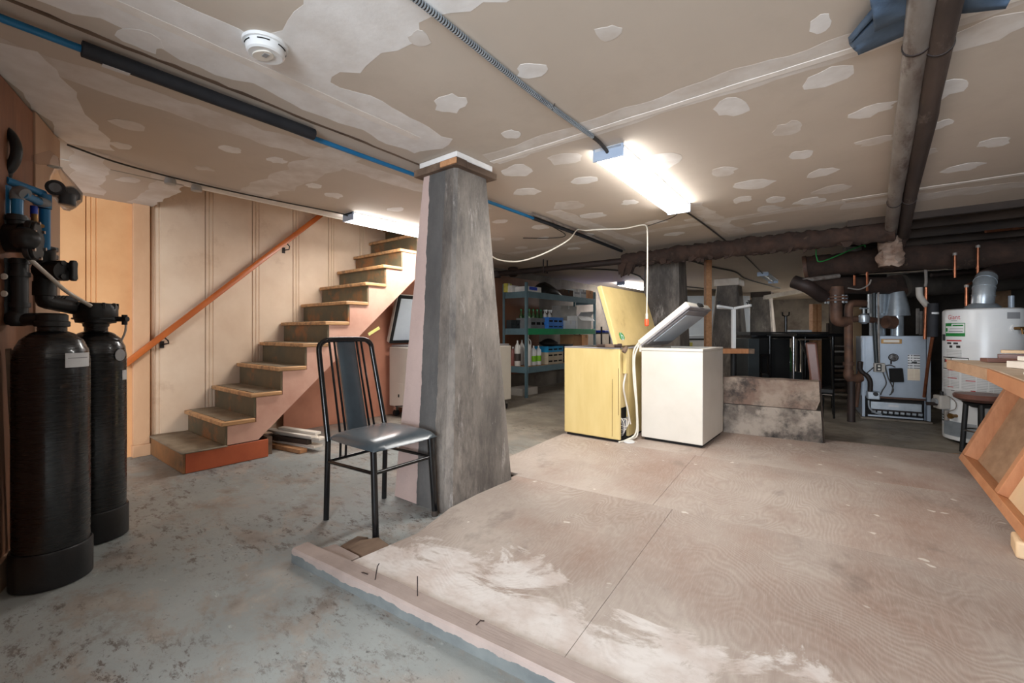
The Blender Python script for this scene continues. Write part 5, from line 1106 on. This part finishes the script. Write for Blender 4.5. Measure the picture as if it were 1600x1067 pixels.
# ------------------------------------------------------------------ boiler
BO = atd(1398, HY, 5.2); BO.z = 0
bo = thing('boiler', 'grey sheet metal gas boiler with gauge, stickers and an open burner tray', 'boiler', BO, YAW-.55)
k_ = 5.2/690
bx_ = lambda px: (px-1398)*k_/1.305
bz_ = lambda py: H-(py-518)*k_
def bbox(p0, p1, y0, y1, f, b, nm, m, par=None, bev=.002): return MB().box((bx_(p0), f, bz_(y1)), (bx_(p1), b, bz_(y0))).build(nm, M[m], par or bo, local=True, bevel=bev)
bbox(1346, 1446, 526, 653.8, .03, .55, 'cabinet', 'steelpaint'); bbox(1343.5, 1446, 524.5, 621, -.004, .028, 'front_panel', 'steelpaint', None, .008)
bbox(1345, 1350, 527, 653.8, -.025, .029, 'corner_flange', 'steelpaint'); bbox(1446.5, 1452, 526, 653.8, -.02, .05, 'corner_flange', 'steelpaint')
bbox(1342, 1454, 654, 657.2, -.06, .6, 'base_slab', 'dirtyconc', None, .006)
bbox(1351, 1443, 622.5, 653.8, -.003, .0295, 'burner_opening', 'darkgap'); bbox(1351, 1444, 620.5, 623, -.03, .0, 'opening_lip', 'rustiron')
tr = bbox(1358, 1437, 628, 640, -.075, -.005, 'burner_tray', 'galv', None, .004); bbox(1386, 1402, 631.5, 634.5, -.0762, -.0755, 'tray_label', 'label', tr, 0)
for i in range(9): MB().tube([(bx_(1360+i*9), -.05, bz_(644)), (bx_(1366+i*9), -.05, bz_(644.5))], .018, 10).build('burner', M['galv'], bo, local=True)
bbox(1354, 1438, 641, 642.2, -.06, -.005, 'burner_rail', 'irondark'); bbox(1354, 1440, 649.5, 652, -.05, -.01, 'burner_rail', 'steelpaint')
MB().tube(smooth_path([(bx_(1355), -.06, bz_(627)), (bx_(1356), -.07, bz_(638)), (bx_(1364), -.07, bz_(645)), (bx_(1376), -.06, bz_(648))], 5), .010, 8).build('gas_tube', M['galv'], bo, local=True)
npl = bbox(1376, 1409, 529.5, 537, -.010, -.0045, 'name_plate', 'brass', None, .002); bbox(1380, 1405, 531, 535, -.0115, -.0102, 'plate_print', 'offwhite', npl, .001)
ga = MB().lathe([(.046, 0), (.046, .02), (.042, .026), (.040, .0245)], 28, T((bx_(1395.5), -.006, bz_(558.5))) @ RX(math.pi/2)).build('gauge', M['irondark'], bo, local=True)
MB().lathe([(.041, 0), (.041, .002)], 28, T((bx_(1395.5), -.0285, bz_(558.5))) @ RX(math.pi/2)).build('gauge_dial', M['whiteenamel'], ga, local=True)
MB().beam((bx_(1395.5), -.032, bz_(558.5)), (bx_(1399), -.032, bz_(555)), .003, .002, up=(0, 1, 0)).build('gauge_needle', M['blackprint'], ga, local=True)
MB().tube([(bx_(1392), -.01, bz_(564)), (bx_(1392), -.01, bz_(569))], .008, 8).build('gauge_stem', M['irondark'], bo, local=True)
jx = bbox(1363.5, 1381, 567.5, 581.5, -.085, -.005, 'junction_box', 'cardgrey', None, .006); bbox(1366.5, 1375, 569, 580, -.088, -.0855, 'cover_plate', 'blackmatte', jx)
for yy in (572, 577): bbox(1369, 1373, yy-1.3, yy+1.3, -.09, -.0882, 'outlet', 'offwhite', jx)
for (pa, pb, r_) in ((1363.5, 1368, .022), (1370.5, 1371.5, .012)):
    MB().tube([(bx_(pa), -.05, bz_(440)), (bx_(pa+.5), -.05, bz_(500)), (bx_(pb), -.05, bz_(567))], r_, 10).build('conduit', M['darkbin' if r_ > .02 else 'pipegrey'], bo, local=True)
ctl = MB().box((-.06, -.065, -.085), (.06, -.006, .075), T((bx_(1399.5), 0, bz_(585))) @ RY(-.07)).build('control_box', M['darkgap'], bo, local=True, bevel=.006)
bbox(1418, 1436.5, 553.5, 574.5, -.0062, -.0045, 'wiring_chart', 'printdark', None, 0); bbox(1417.5, 1436.5, 575, 593, -.0062, -.0045, 'rating_sheet', 'printpeach', None, 0)
bbox(1424, 1432, 564, 567, -.0068, -.0063, 'chart_symbol', 'blackprint', None, 0)
gv = bbox(1351.5, 1371.5, 612, 624, -.14, -.03, 'gas_valve', 'galv', None, .008)
MB().tube([(bx_(1364), -.145, bz_(615)), (bx_(1364), -.17, bz_(615))], .024, 12).build('valve_knob', M['blackmatte'], gv, local=True)
MB().tube(smooth_path([(bx_(1357), -.08, bz_(612)), (bx_(1357), -.08, bz_(597)), (bx_(1352), -.08, bz_(588)), (bx_(1347), -.06, bz_(585)), (bx_(1341), -.05, bz_(578)), (bx_(1341), -.05, bz_(566))], 4), .026, 10).build('gas_pipe', M['irondark'], bo, local=True)
MB().tube([(bx_(1343), -.04, bz_(566)), (bx_(1336), .02, bz_(640))], .024, 10).build('gas_pipe', M['rustiron'], bo, local=True)
for pts in ([(1364, 574), (1354, 582), (1347, 588)], [(1378, 581), (1383, 598), (1377, 610), (1374, 617)], [(1381, 572), (1389, 570), (1397, 573)], [(1382, 572), (1386, 590), (1394, 608), (1388, 617)], [(1395, 595), (1393, 607), (1390, 616)]):
    MB().tube(smooth_path([(bx_(a_), -.07 if i else -.05, bz_(b_)) for i, (a_, b_) in enumerate(pts)], 5), .0055, 6).build('wire', M['cable'], bo, local=True)
MB().tube([(bx_(1376), .22, bz_(526)), (bx_(1376), .22, bz_(488))], .08, 20).tube([(bx_(1376), .22, bz_(488)), (bx_(1376), .22, bz_(456))], .10, 24).build('flue_drum', M['galv'], bo, local=True)
MB().tube([(bx_(1407), .18, bz_(526)), (bx_(1407), .18, bz_(488))], .062, 20).build('flue_pipe', M['galv'], bo, local=True)
MB().tube([(bx_(1407), .18, bz_(493)), (bx_(1407), .18, bz_(478)), (bx_(1406), .18, bz_(462)), (bx_(1405), .18, bz_(455))], [.125, .11, .09, .08], 24, True).build('draft_hood', M['galv'], bo, local=True, ang=30)
MB().tube([(bx_(1406), .18, bz_(456)), (bx_(1404), .3, bz_(436))], .11, 20).build('flue_elbow', M['rust'], bo, local=True)
tag(MB().tube([atd(1446, 340+60, 4.9), atd(1447, 440, 4.85), atd(1446, 448, 4.85)], .014, 8).build('pipe_drop', M['pipegrey']), 'thin grey pipe dropping toward the white elbow beside the heater', 'pipe')
q = [atd(1436, 449, 4.7), atd(1437, 462, 4.7), atd(1442, 470, 4.7), atd(1448, 477, 4.7)]
tag(MB().tube(smooth_path(q, 5), .030, 12).build('white_elbow', M['cardgrey']), 'white plastic pipe elbow hanging between boiler and heater', 'pipe')
cpx = MB().tube([atd(1447, 449, 4.75), atd(1447, 480, 4.75), atd(1445, 530, 4.75)], .016, 10).build('copper_pipe', M['copper']); tag(cpx, 'copper pipe beside the white elbow between boiler and heater', 'pipe')
ip = thing('insulated_pipe', 'black foam wrapped pipe with copper end left of the water heater', 'pipe', atd(1458, 500, 4.45))
MB().tube([atd(1458, 474, 4.45), atd(1457, 526, 4.45)], .042, 14).build('foam_sleeve', M['foam'], ip); MB().tube([atd(1458, 488, 4.45), atd(1458, 491, 4.45)], .0435, 14).build('tape_ring', M['label'], ip)
MB().tube([atd(1457, 526, 4.45), atd(1450, 570, 4.6), atd(1444, 620, 4.75)], .015, 10).build('copper_run', M['copper'], ip)
for i, (px, y0, y1) in enumerate(((1434, 482, 522), (1439, 486, 523))): tag(MB().tube([atd(px, y0, 5.5), atd(px, y1, 5.5)], .018, 8).build('pipe_drop', M['pipegrey']), ['grey vertical pipe behind the boiler, left one', 'grey vertical pipe behind the boiler, right one'][i], 'pipe')

# ------------------------------------------------------------------ water heater
HC = Vector((.895, 5.98, 0)); HR = .272
wh = thing('water_heater', 'tall white gas water heater with red and green labels', 'water heater', HC)
MB().lathe([(.255, .03), (.268, .035), (HR, .05), (HR, 1.235), (.268, 1.25), (.25, 1.262), (.1, 1.268)], 56, T(HC)).build('jacket', M['whiteenamel'], wh)
MB().lathe([(.20, 0), (.20, .04)], 32, T(HC)).build('foot_ring', M['darkgap'], wh)
hz = lambda py: H-(py-518)*3.9/690
ha = lambda px: math.degrees(math.asin(max(-1, min(1, (px-1530)/70.0))))
def hp_(px0, px1, y0, y1, nm, m, par=None, th=.0012): return cyl_patch(HC, HR, ha(px0), ha(px1), hz(y1), hz(y0), th, 8).build(nm, M[m], par or wh)
lg = cyl_text(HC, HR, ha(1482), hz(494.5), 'Giant', .062, .85).build('brand_lettering', M['redprint'], wh)
cyl_patch(HC, HR, ha(1478), ha(1488), hz(500.5), hz(499.5), .001).build('brand_underline', M['greyprint'], wh)
gl = hp_(1468, 1502, 504, 526, 'green_label', 'greenprint')
hp_(1469, 1501, 505, 520.5, 'label_field', 'whiteenamel', gl, .002); hp_(1469, 1479, 505, 509, 'label_leaf', 'greenprint', gl, .0026); hp_(1469, 1472, 512, 518, 'label_leaf', 'greenprint', gl, .0026)
hp_(1481, 1499, 507, 509, 'label_print', 'greenprint', gl, .0026); hp_(1476, 1499, 513, 514, 'label_print', 'greyprint', gl, .0026); hp_(1474, 1498, 517, 518.5, 'label_print', 'greyprint', gl, .0026)
hp_(1470, 1496, 532, 534, 'warning_rule', 'redprint')
for (a_, b_, y0, y1) in ((1471, 1478, 536, 539), (1482, 1490, 536, 539), (1475, 1480, 541, 545), (1487, 1494, 541, 545)): hp_(a_, b_, y0, y1, 'warning_symbol', 'blackprint')
hp_(1470, 1496, 547, 560, 'warning_text', 'print')
fr2 = hp_(1463.5, 1508, 560.5, 581, 'framed_notice', 'blackprint'); hp_(1464.2, 1477.5, 562, 579.5, 'notice_field', 'offwhite', fr2, .002); hp_(1479, 1507, 562, 580, 'notice_field', 'whiteenamel', fr2, .002)
hp_(1468, 1475, 565, 569, 'notice_symbol', 'redprint', fr2, .0026); hp_(1466, 1468, 564, 570, 'notice_symbol', 'blackprint', fr2, .0026)
for (a_, b_, y0, y1) in ((1464, 1475, 583, 597), (1477, 1492, 583, 597), (1496, 1519, 586, 598), (1464, 1475, 599, 612), (1477, 1492, 599, 612), (1496, 1519, 599, 612)): hp_(a_, b_, y0, y1, 'instruction_block', 'print')
for (a_, b_, yy) in ((1472, 1484, 581.5), (1508, 1519, 584), (1472, 1488, 594.5), (1503, 1519, 597), (1472, 1482, 609.5), (1511, 1519, 613)): hp_(a_, b_, yy, yy+1.2, 'red_rule', 'redprint', None, .0022)
hp_(1521, 1562, 584, 616, 'instruction_block', 'print'); hp_(1464, 1499, 614.5, 632, 'paper_label', 'label'); hp_(1478, 1484, 615, 616, 'label_dot', 'blackprint', None, .002)
hp_(1568, 1588, 488, 498, 'rating_label', 'greyprint')
hp_(1465.5, 1521, 667, 691, 'steel_access_door', 'galv', None, .004)
for yy in (659, 663.5, 668): hp_(1461.6, 1464.6, yy, yy+2, 'air_slot', 'darkgap')
def onh(px, py, off): a_ = math.atan2(-HC.y, -HC.x)+math.radians(ha(px)); return Vector((HC.x+(HR+off)*math.cos(a_), HC.y+(HR+off)*math.sin(a_), hz(py))), Vector((math.cos(a_), math.sin(a_), 0))
c_, n_ = onh(1470, 637, .04); gvv = MB().cbox((0, 0, 0), (.11, .085, .13), T(c_) @ RZ(math.atan2(n_.y, n_.x)+math.pi/2)).build('gas_control', M['cardgrey'], wh, bevel=.012)
MB().tube([c_+n_*.04, c_+n_*.065], .034, 16).build('control_knob', M['greycrate'], gvv); MB().tube([c_+Vector((0, 0, .06)), c_+Vector((0, 0, .10))], .015, 10).build('reset_knob', M['blackmatte'], gvv)
MB().tube([c_-RT*.05-Vector((0, 0, .02)), c_-RT*.14-Vector((0, 0, .015))], .016, 8).build('gas_line', M['irondark'], gvv)
MB().tube(smooth_path([c_+RT*.05+Vector((0, 0, .03)), onh(1480, 626, .03)[0], onh(1489, 634, .02)[0], onh(1488, 645, .015)[0], onh(1478, 651, .02)[0]], 4), .004, 6).build('pilot_tube', M['pipegrey'], wh)
MB().tube([onh(1472, 650, .012)[0], onh(1473, 667, .012)[0]], .02, 8).build('burner_tube', M['pipegrey'], wh)
c_, n_ = onh(1487, 657, 0); dv = MB().tube([c_, c_+n_*.05], .016, 10).build('drain_valve', M['brass'], wh); MB().tube([c_+n_*.05, c_+n_*.065], .026, 8).build('drain_handle', M['brass'], dv)
c_, n_ = onh(1578, 513, 0); tv = MB().lathe([(.032, 0), (.03, .012)], 18, T(c_) @ n_.to_track_quat('Z', 'Y').to_matrix().to_4x4()).build('valve_collar', M['whiteenamel'], wh); MB().tube([c_, c_+n_*.06, c_+n_*.06+RT*.035], .014, 10).tube([c_+n_*.065, c_+n_*.075-Vector((0, 0, .05))], .008, 8).build('relief_valve', M['brass'], tv)
c_, n_ = onh(1466, 528, .004); MB().tube([c_+Vector((0, 0, .03)), c_-Vector((0, 0, .03))], .012, 8).build('black_clip', M['blackmatte'], wh)
vb_ = Vector((HC.x, HC.y, 1.268)); vp = thing('flue_vent', 'silver flue elbow rising from the top of the water heater', 'vent pipe', vb_)
MB().lathe([(.11, 0), (.125, .01), (.09, .04)], 28, T(vb_+Vector((0, 0, .001)))).build('draft_hood', M['galv'], vp)
e0 = vb_+Vector((0, 0, .04)); pts = smooth_path([e0, e0+Vector((0, 0, .10))+RT*.01, e0+Vector((0, 0, .19))+RT*.04+FW*.02, e0+Vector((0, 0, .25))+RT*.10+FW*.06], 4)
MB().tube(pts, .078, 24).build('elbow', M['galv'], vp)
for i in (3, 6, 9): MB().tube([pts[i], pts[i].lerp(pts[i+1], .25)], .082, 24).build('seam_ring', M['galv'], vp)
MB().tube([pts[-1], pts[-1]+RT*.2+FW*.1+Vector((0, 0, .06)), pts[-1]+RT*.6+FW*.2+Vector((0, 0, .12))], .08, 20).build('black_flue', M['irondark'], vp)
tag(MB().tube([atd(1580, 462, 4.3), atd(1580, 484, 4.3)], .022, 10).build('pipe_stub', M['steelpaint']), 'blue grey pipe stub standing on the right of the heater top', 'pipe')
# stool in front of the heater
so_ = thing('stool', 'low stool with a round brown padded seat in front of the water heater', 'stool', (.93, 5.28, 0))
q = atd(1533, 628, 3.78); so_.location = (q.x, q.y, 0); WM[so_.name] = T((q.x, q.y, 0))
MB().lathe([(.05, .44), (.13, .452), (.172, .478), (.176, .50), (.165, .515), (.10, .522), (.02, .523)], 32).build('seat', M['brownvinyl'], so_, local=True)
MB().lathe([(.06, .40), (.12, .44)], 20).build('seat_plate', M['blackmatte'], so_, local=True)
for k in range(4):
    a_ = math.radians(45+90*k)+YAW; c4, s4 = math.cos(a_), math.sin(a_); MB().tube([(c4*.09, s4*.09, .44), (c4*.115, s4*.115, 0)], .019, 10).build('leg', M['blackmatte'], so_, local=True)
MB().tube([(.105*math.cos(t_*math.pi/12), .105*math.sin(t_*math.pi/12), .2) for t_ in range(24)], .008, 8, closed=True).build('foot_ring', M['chrome'], so_, local=True)

# ------------------------------------------------------------------ work bench on the right
wb = thing('work_bench', 'worn wooden bench top over a slanted framed panel at the right picture edge', 'bench', (.75, 3.4, 0))
MB().prism([(.41, 3.64), (.455, 2.86), (.40, 1.5), (1.5, 1.5), (1.5, 3.66)], .83, .885).build('bench_top', M['benchtop'], wb, bevel=.004)
MB().hexa([Vector((.452, 2.855, .832)), Vector((.398, 1.5, .832)), Vector((.388, 1.5, .832)), Vector((.442, 2.86, .832))], [Vector((.452, 2.855, .884)), Vector((.398, 1.5, .884)), Vector((.388, 1.5, .884)), Vector((.442, 2.86, .884))]).build('edge_strip', M['orangewood'], wb)
MB().hexa([Vector((.408, 3.64, .832)), Vector((.453, 2.86, .832)), Vector((.443, 2.86, .832)), Vector((.398, 3.64, .832))], [Vector((.408, 3.64, .884)), Vector((.453, 2.86, .884)), Vector((.443, 2.86, .884)), Vector((.398, 3.64, .884))]).build('edge_strip', M['plyback'], wb)
# leaning frame: x = .55 + (z-.13)*.42
ux = Vector((.39, 0, .92)).normalized(); un = Vector((-.92, 0, .39)); ob = Vector((.555, 0, .135))
FM_ = lambda y, s_, t_: ob+Vector((0, y, 0))+ux*s_+un*t_
def fbar(y0, y1, s0, s1, t0, t1, nm, m, bev=.003):
    return MB().hexa([FM_(y0, s0, t0), FM_(y1, s0, t0), FM_(y1, s0, t1), FM_(y0, s0, t1)], [FM_(y0, s1, t0), FM_(y1, s1, t0), FM_(y1, s1, t1), FM_(y0, s1, t1)]).build(nm, M[m], wb, bevel=bev)
fbar(2.88, 4.52, 0, .045, -.09, 0, 'bottom_rail', 'orangewood'); fbar(4.44, 4.52, .046, .74, -.09, 0, 'stile', 'orangewood'); fbar(3.50, 3.565, .046, .74, -.09, -.005, 'stile', 'orangewood'); fbar(2.88, 2.95, .046, .74, -.09, 0, 'stile', 'orangewood')
fbar(3.566, 4.439, .046, .74, -.09, -.075, 'back_panel', 'plyback', .001); fbar(2.951, 3.499, .046, .74, -.085, -.05, 'infill_panel', 'plylight', .001)
MB().box((1.35, 1.7, 0), (1.43, 1.78, .829)).build('leg', M['wood'], wb, bevel=.003); MB().box((1.35, 3.4, 0), (1.43, 3.48, .829)).build('leg', M['wood'], wb, bevel=.003)
bk = MB().prism([(.535, 2.90), (.76, 2.885), (.77, 3.03), (.545, 3.045)], .051, .128).build('wood_block', M['plylight'], bevel=.012, seg=3); tag(bk, 'pale wooden block propping the low corner of the slanted panel', 'block')
o = MB().beam((.235, 5.04, .012), (.66, 5.20, .012), .09, .024).build('wood_plank', M['wood'], bevel=.002); tag(o, 'short wooden plank lying flat on the floor before the water heater', 'plank')
for i, (x0, y0, x1, y1, z, w, h, m, lab) in enumerate(((.52, 3.45, 1.3, 3.55, .887, .10, .02, 'brownvinyl', 'brown rough strip on the bench top nearest its far corner'), (.55, 2.9, 1.3, 3.2, .887, .16, .03, 'whitewood', 'lowest white board of the pile on the bench'), (.58, 2.95, 1.3, 3.18, .918, .13, .02, 'whitewood', 'middle white board of the pile on the bench'), (.62, 3.0, 1.3, 3.16, .939, .10, .018, 'offwhite', 'top cream board of the pile on the bench'), (.62, 3.66, 1.4, 3.55, .93, .12, .016, 'plylight', 'tan board lying on top behind the white pile'), (.5, 2.45, 1.1, 2.65, .887, .12, .01, 'whitewood', 'thin white strip on the bench nearest the camera'), (.75, 3.5, 1.4, 3.4, .947, .10, .016, 'plyback', 'upper tan board at the back right of the bench'))):
    o = MB().beam((x0, y0, z+h/2), (x1, y1, z+h/2), w, h).build('bench_board', M[m], bevel=.002); tag(o, lab, 'board', 'boards on the bench')
tag(MB().beam((.60, 3.62, .905), (1.4, 3.52, .905), .05, .04).build('bench_board', M['brownvinyl'], bevel=.002), 'brown batten under the tan boards at the back of the bench', 'board', 'boards on the bench')

# ------------------------------------------------------------------ clutter beyond the stub wall
def frame_obj(px, d): q = atd(px, HY, d); return T((q.x, q.y, 0)) @ RZ(YAW)
def fb(Mx, px, d):                                   # box of real depth whose front face spans the given bounds
    def f_(p0, p1, y0, y1, f, b):
        e = d+f; X = lambda p: ((p-800)*e-(px-800)*d)/690; Z = lambda y: max(.002, H-(y-HY)*e/690)
        return MB().box((X(p0), f, Z(y1)), (X(p1), b, Z(y0)), Mx)
    return f_
Mx = frame_obj(1140, 5.75); Bx = fb(Mx, 1140, 5.75)
tb = thing('side_table', 'wooden topped table on a black column behind the concrete stub', 'table', Mx.translation, YAW)
Bx(1098, 1170, 545, 552.5, -.25, .05).build('table_top', M['orangewood'], tb, bevel=.003); Bx(1170.5, 1179, 545, 552.5, -.25, .05).build('top_edge', M['rotten'], tb)
MB().tube([Mx @ Vector((0, -.1, .0)), Mx @ Vector((0, -.1, H-(553-HY)*5.5/690))], .035, 14).build('column', M['blackmatte'], tb); MB().lathe([(.26, 0), (.26, .01), (.05, .04)], 24, Mx @ T((0, -.1, 0))).build('base', M['blackmatte'], tb)
zt_ = H-(545-HY)*5.5/690+.001
ub = thing('table_base', 'white table base standing upside down on the wooden side table', 'table base', Mx @ Vector((.0, -.1, zt_)), YAW)
zc = H-(483-HY)*5.75/690
MB().box((-.022, -.022, 0), (.022, .022, zc-zt_)).build('column', M['whiteenamel'], ub, local=True, bevel=.003)
for k in range(4):
    a_ = math.radians(20+90*k); c4, s4 = math.cos(a_), math.sin(a_); e_ = Vector((c4*.26, s4*.26, zc-zt_+.03))
    ar = MB().beam(Vector((c4*.02, s4*.02, zc-zt_+.005)), e_, .035, .03).build('arm', M['whiteenamel'], ub, local=True, bevel=.003); MB().tube([e_-Vector((c4*.02, s4*.02, 0)), e_-Vector((c4*.02, s4*.02, 0))+Vector((0, 0, .05))], .008, 8).lathe([(.02, 0), (.02, .012)], 10, T(e_-Vector((c4*.02, s4*.02, -.05)))).build('foot_glide', M['blackmatte'], ar, local=True)
q = atd(1106, HY, 6.6); o = MB().box((-.042, -.042, 0), (.042, .042, 2.115)); o.v = [T((q.x, q.y, 0)) @ RZ(YAW) @ v for v in o.v]; tag(o.build('wood_post', M['wood'], bevel=.004), 'brown wooden post reaching the ceiling behind the cream freezer', 'post')
# white walk-in panels and freezer far behind
Mx = frame_obj(1118, 11.3); Bx = fb(Mx, 1118, 11.3)
ck = thing('cold_cabinet', 'tall pale green white cold cabinet far behind the second pillar', 'cabinet', Mx.translation, YAW)
Bx(1062, 1118, 462, 584, 0, .6).build('door', M['greyliner'], ck, bevel=.006); Bx(1118.5, 1172, 462, 584, 0, .6).build('door', M['greyliner'], ck, bevel=.006)
Mx = frame_obj(1090, 10.2); Bx = fb(Mx, 1090, 10.2)
ff = thing('chest_freezer', 'far white chest freezer with a yellow label before the pale cabinet', 'freezer', Mx.translation, YAW)
Bx(1066, 1119, 531, 588, 0, .6).build('cabinet', M['whiteenamel'], ff, bevel=.008); Bx(1065.5, 1119.5, 529.3, 530.8, -.01, .61).build('gasket', M['darkgap'], ff); Bx(1066, 1119, 524, 529, -.01, .61).build('lid', M['greyliner'], ff, bevel=.006)
Bx(1072, 1082, 535, 541, -.004, -.0005).build('yellow_label', M['yellowpack'], ff)
# black tables and seating
Mx = frame_obj(1245, 6.45); Bx = fb(Mx, 1245, 6.45)
bt = thing('bar_table', 'long high black table behind the concrete stub', 'table', Mx.translation, YAW)
Bx(1172, 1296, 518.5, 524, .36, .95).build('table_top', M['blackmatte'], bt, bevel=.004); Bx(1174, 1294, 524.2, 529, .38, .92).build('apron', M['blackmetal'], bt)
for a_, b_ in ((1186, 1202), (1204, 1234)): Bx(a_, b_, 529.2, 635, .40, .44).build('leg_or_fill_panel', M['blackmatte'], bt)
Bx(1254, 1300, 529.2, 635, .86, .90).build('leg_or_fill_panel', M['blackmatte'], bt)  # added black sheet stands in for the dark between the tables
for p in (1246,): Bx(p, p+4, 529.2, 635, .85, .89).build('leg', M['blackmatte'], bt)
Mx = frame_obj(1178, 6.1); Bx = fb(Mx, 1178, 6.1)
tag(Bx(1169, 1186.5, 529, 650, 0, .35).build('black_cabinet', M['darkbin'], bevel=.004), 'narrow dark grey cabinet at the left of the black tables', 'cabinet')
Mx = frame_obj(1196, 6.25); Bx = fb(Mx, 1196, 6.25)
bc_ = thing('bar_chair', 'black slatted chair tucked under the high black table', 'chair', Mx.translation, YAW)
Bx(1189, 1203, 553, 557, -.02, .02).build('backrest', M['blackmetal'], bc_); Bx(1189, 1191, 557, 648, -.02, .02).build('leg', M['blackmetal'], bc_); Bx(1201, 1203, 557, 648, -.02, .02).build('leg', M['blackmetal'], bc_); Bx(1189, 1203, 585, 590, -.02, .4).build('seat', M['blackmatte'], bc_)
Bx(1189, 1191, 591, 646, .36, .39).build('leg', M['blackmetal'], bc_); Bx(1201, 1203, 591, 646, .36, .39).build('leg', M['blackmetal'], bc_)
Mx = frame_obj(1234, 6.85); q0 = Mx @ Vector((0, .1, H-(518.5-HY)*6.45/690+.001))
up = thing('table_base', 'black table base standing upside down on the high black table', 'table base', q0, YAW)
MB().tube([(0, 0, 0), (0, 0, .24)], .02, 10).build('column', M['blackmetal'], up, local=True)
for sgn in (-1, 1): MB().tube([(0, 0, .24), (sgn*.05, 0, .26), (sgn*.055, 0, .31)], .010, 8).build('arm', M['blackmetal'], up, local=True); MB().tube([(0, 0, .24), (0, sgn*.08, .26), (0, sgn*.085, .31)], .010, 8).build('arm', M['blackmetal'], up, local=True)
q = atd(1248, HY, 7.1)
wbx = MB().box((-.17, -.06, 1.046), (.17, .06, 1.076), T((q.x, q.y, 0)) @ RZ(YAW)); tag(wbx.build('paper_stack', M['label']), 'flat white carton lying on the high black table', 'box')
# second black table with chrome leg, and brown backed bar stool
Mx = frame_obj(1285, 5.9); Bx = fb(Mx, 1285, 5.9)
b2 = thing('bistro_table', 'black square table with a chrome column before the brown backed stool', 'table', Mx.translation, YAW)
Bx(1244, 1318, 521, 526, .1, .8).build('table_top', M['blackmetal'], b2, bevel=.003); MB().tube([Mx @ Vector(((1251-1285)*5.9/690, .15, .02)), Mx @ Vector(((1251-1285)*5.9/690, .15, H-(526-HY)*5.9/690))], .019, 12).build('chrome_leg', M['chrome'], b2)
for p, f in ((1314, .15), (1314, .72), (1252, .72)): MB().tube([Mx @ Vector(((p-1285)*5.9/690, f, .0)), Mx @ Vector(((p-1285)*5.9/690, f, H-(526-HY)*5.9/690))], .019, 10).build('leg', M['blackmetal'], b2)
Mx = frame_obj(1282, 5.55) @ RZ(-.61); k5 = 5.55/690/.82
bs = thing('bar_stool', 'bar stool seen side on with a brown padded back and black frame', 'stool', Mx.translation, YAW-.61)
L_ = lambda px, y, f=0: Mx @ Vector(((px-1282)*k5, f, H-(y-HY)*k5))
for f in (-.17, .17):
    MB().tube([L_(1261, 529, f), L_(1283, 596, f)], .012, 8).build('back_post', M['blackmetal'], bs)
    MB().tube([L_(1293, 528, f), L_(1296, 640, f)], .012, 8).build('leg', M['blackmetal'], bs); MB().tube([L_(1285, 597, f), L_(1283, 645, f)], .012, 8).build('leg', M['blackmetal'], bs)
    MB().tube([L_(1258, 528.5, f), L_(1283, 528, f)], .008, 8).build('arm_rail', M['chrome'], bs); MB().tube([L_(1275, 596, f), L_(1295, 596.5, f)], .008, 8).build('seat_rail', M['chrome'], bs)
cush = MB().hexa([L_(1266, 532, -.19), L_(1278, 532, -.19), L_(1278, 532, .19), L_(1266, 532, .19)], [L_(1273, 594, -.19), L_(1284, 594, -.19), L_(1284, 594, .19), L_(1273, 594, .19)]); cush.build('backrest', M['brownvinyl'], bs, bevel=.02, seg=3)
MB().box(*[tuple(v) for v in (Vector((-.02, -.19, 0)), Vector((.12, .19, 0)))] if False else ((-.03, -.19, H-(596-HY)*k5+.012), (.13, .19, H-(590-HY)*k5+.012)), Mx).build('seat', M['blackmatte'], bs, bevel=.012)
for i, (p0, p1) in enumerate(((1270, 1276), (1278.5, 1284))):
    Mx = frame_obj((p0+p1)/2, 7.2); w = (p1-p0)*7.2/690
    o = MB().box((-w/2, 0, 0), (w/2, .09, 1.50), Mx); tag(o.build('wood_stud', M['wood'], bevel=.003), ['bare upright stud behind the black tables, left of the pair', 'bare upright stud behind the black tables, right of the pair'][i], 'stud', 'studs behind the black tables')
lr = thing('lumber_rack', 'dark rack of stacked boards between the stool and the boiler pipes', 'rack', frame_obj(1310, 7.6).translation, YAW)
Mx = frame_obj(1310, 7.6); Bx = fb(Mx, 1310, 7.6)
for p in (1294, 1322): Bx(p, p+2.5, 505, 632, 0, .05).build('upright', M['darkwood'], lr)
for i, (y, hh, m) in enumerate(((540, 2, 'pipegrey'), (548, 2.5, 'cardgrey'), (556, 11, 'darkboard'), (571, 3, 'pipegrey'), (577, 4, 'rotten'), (584, 5, 'darkwood'), (592, 2, 'pipegrey'), (598, 6, 'darkboard'), (608, 4, 'rotten'))): Bx(1296.8+(i % 3)*.6, 1321.5, y, y+hh, .01, .7).build('board', M[m], lr)
gb = frame_obj(1240, 6.9); tag(MB().lathe([(.05, 0), (.055, .02), (.055, .25), (.02, .33), (.02, .38)], 12, gb @ T((0, .1, .42))).build('green_bottle', M['greenglass']), 'pale green bottle showing between the black tables', 'bottle')
tag(MB().box((-.12, -.02, 0), (.12, .28, .418), gb).build('stock_box', M['darkbin'], bevel=.004), 'dark box under the green bottle between the black tables', 'box')
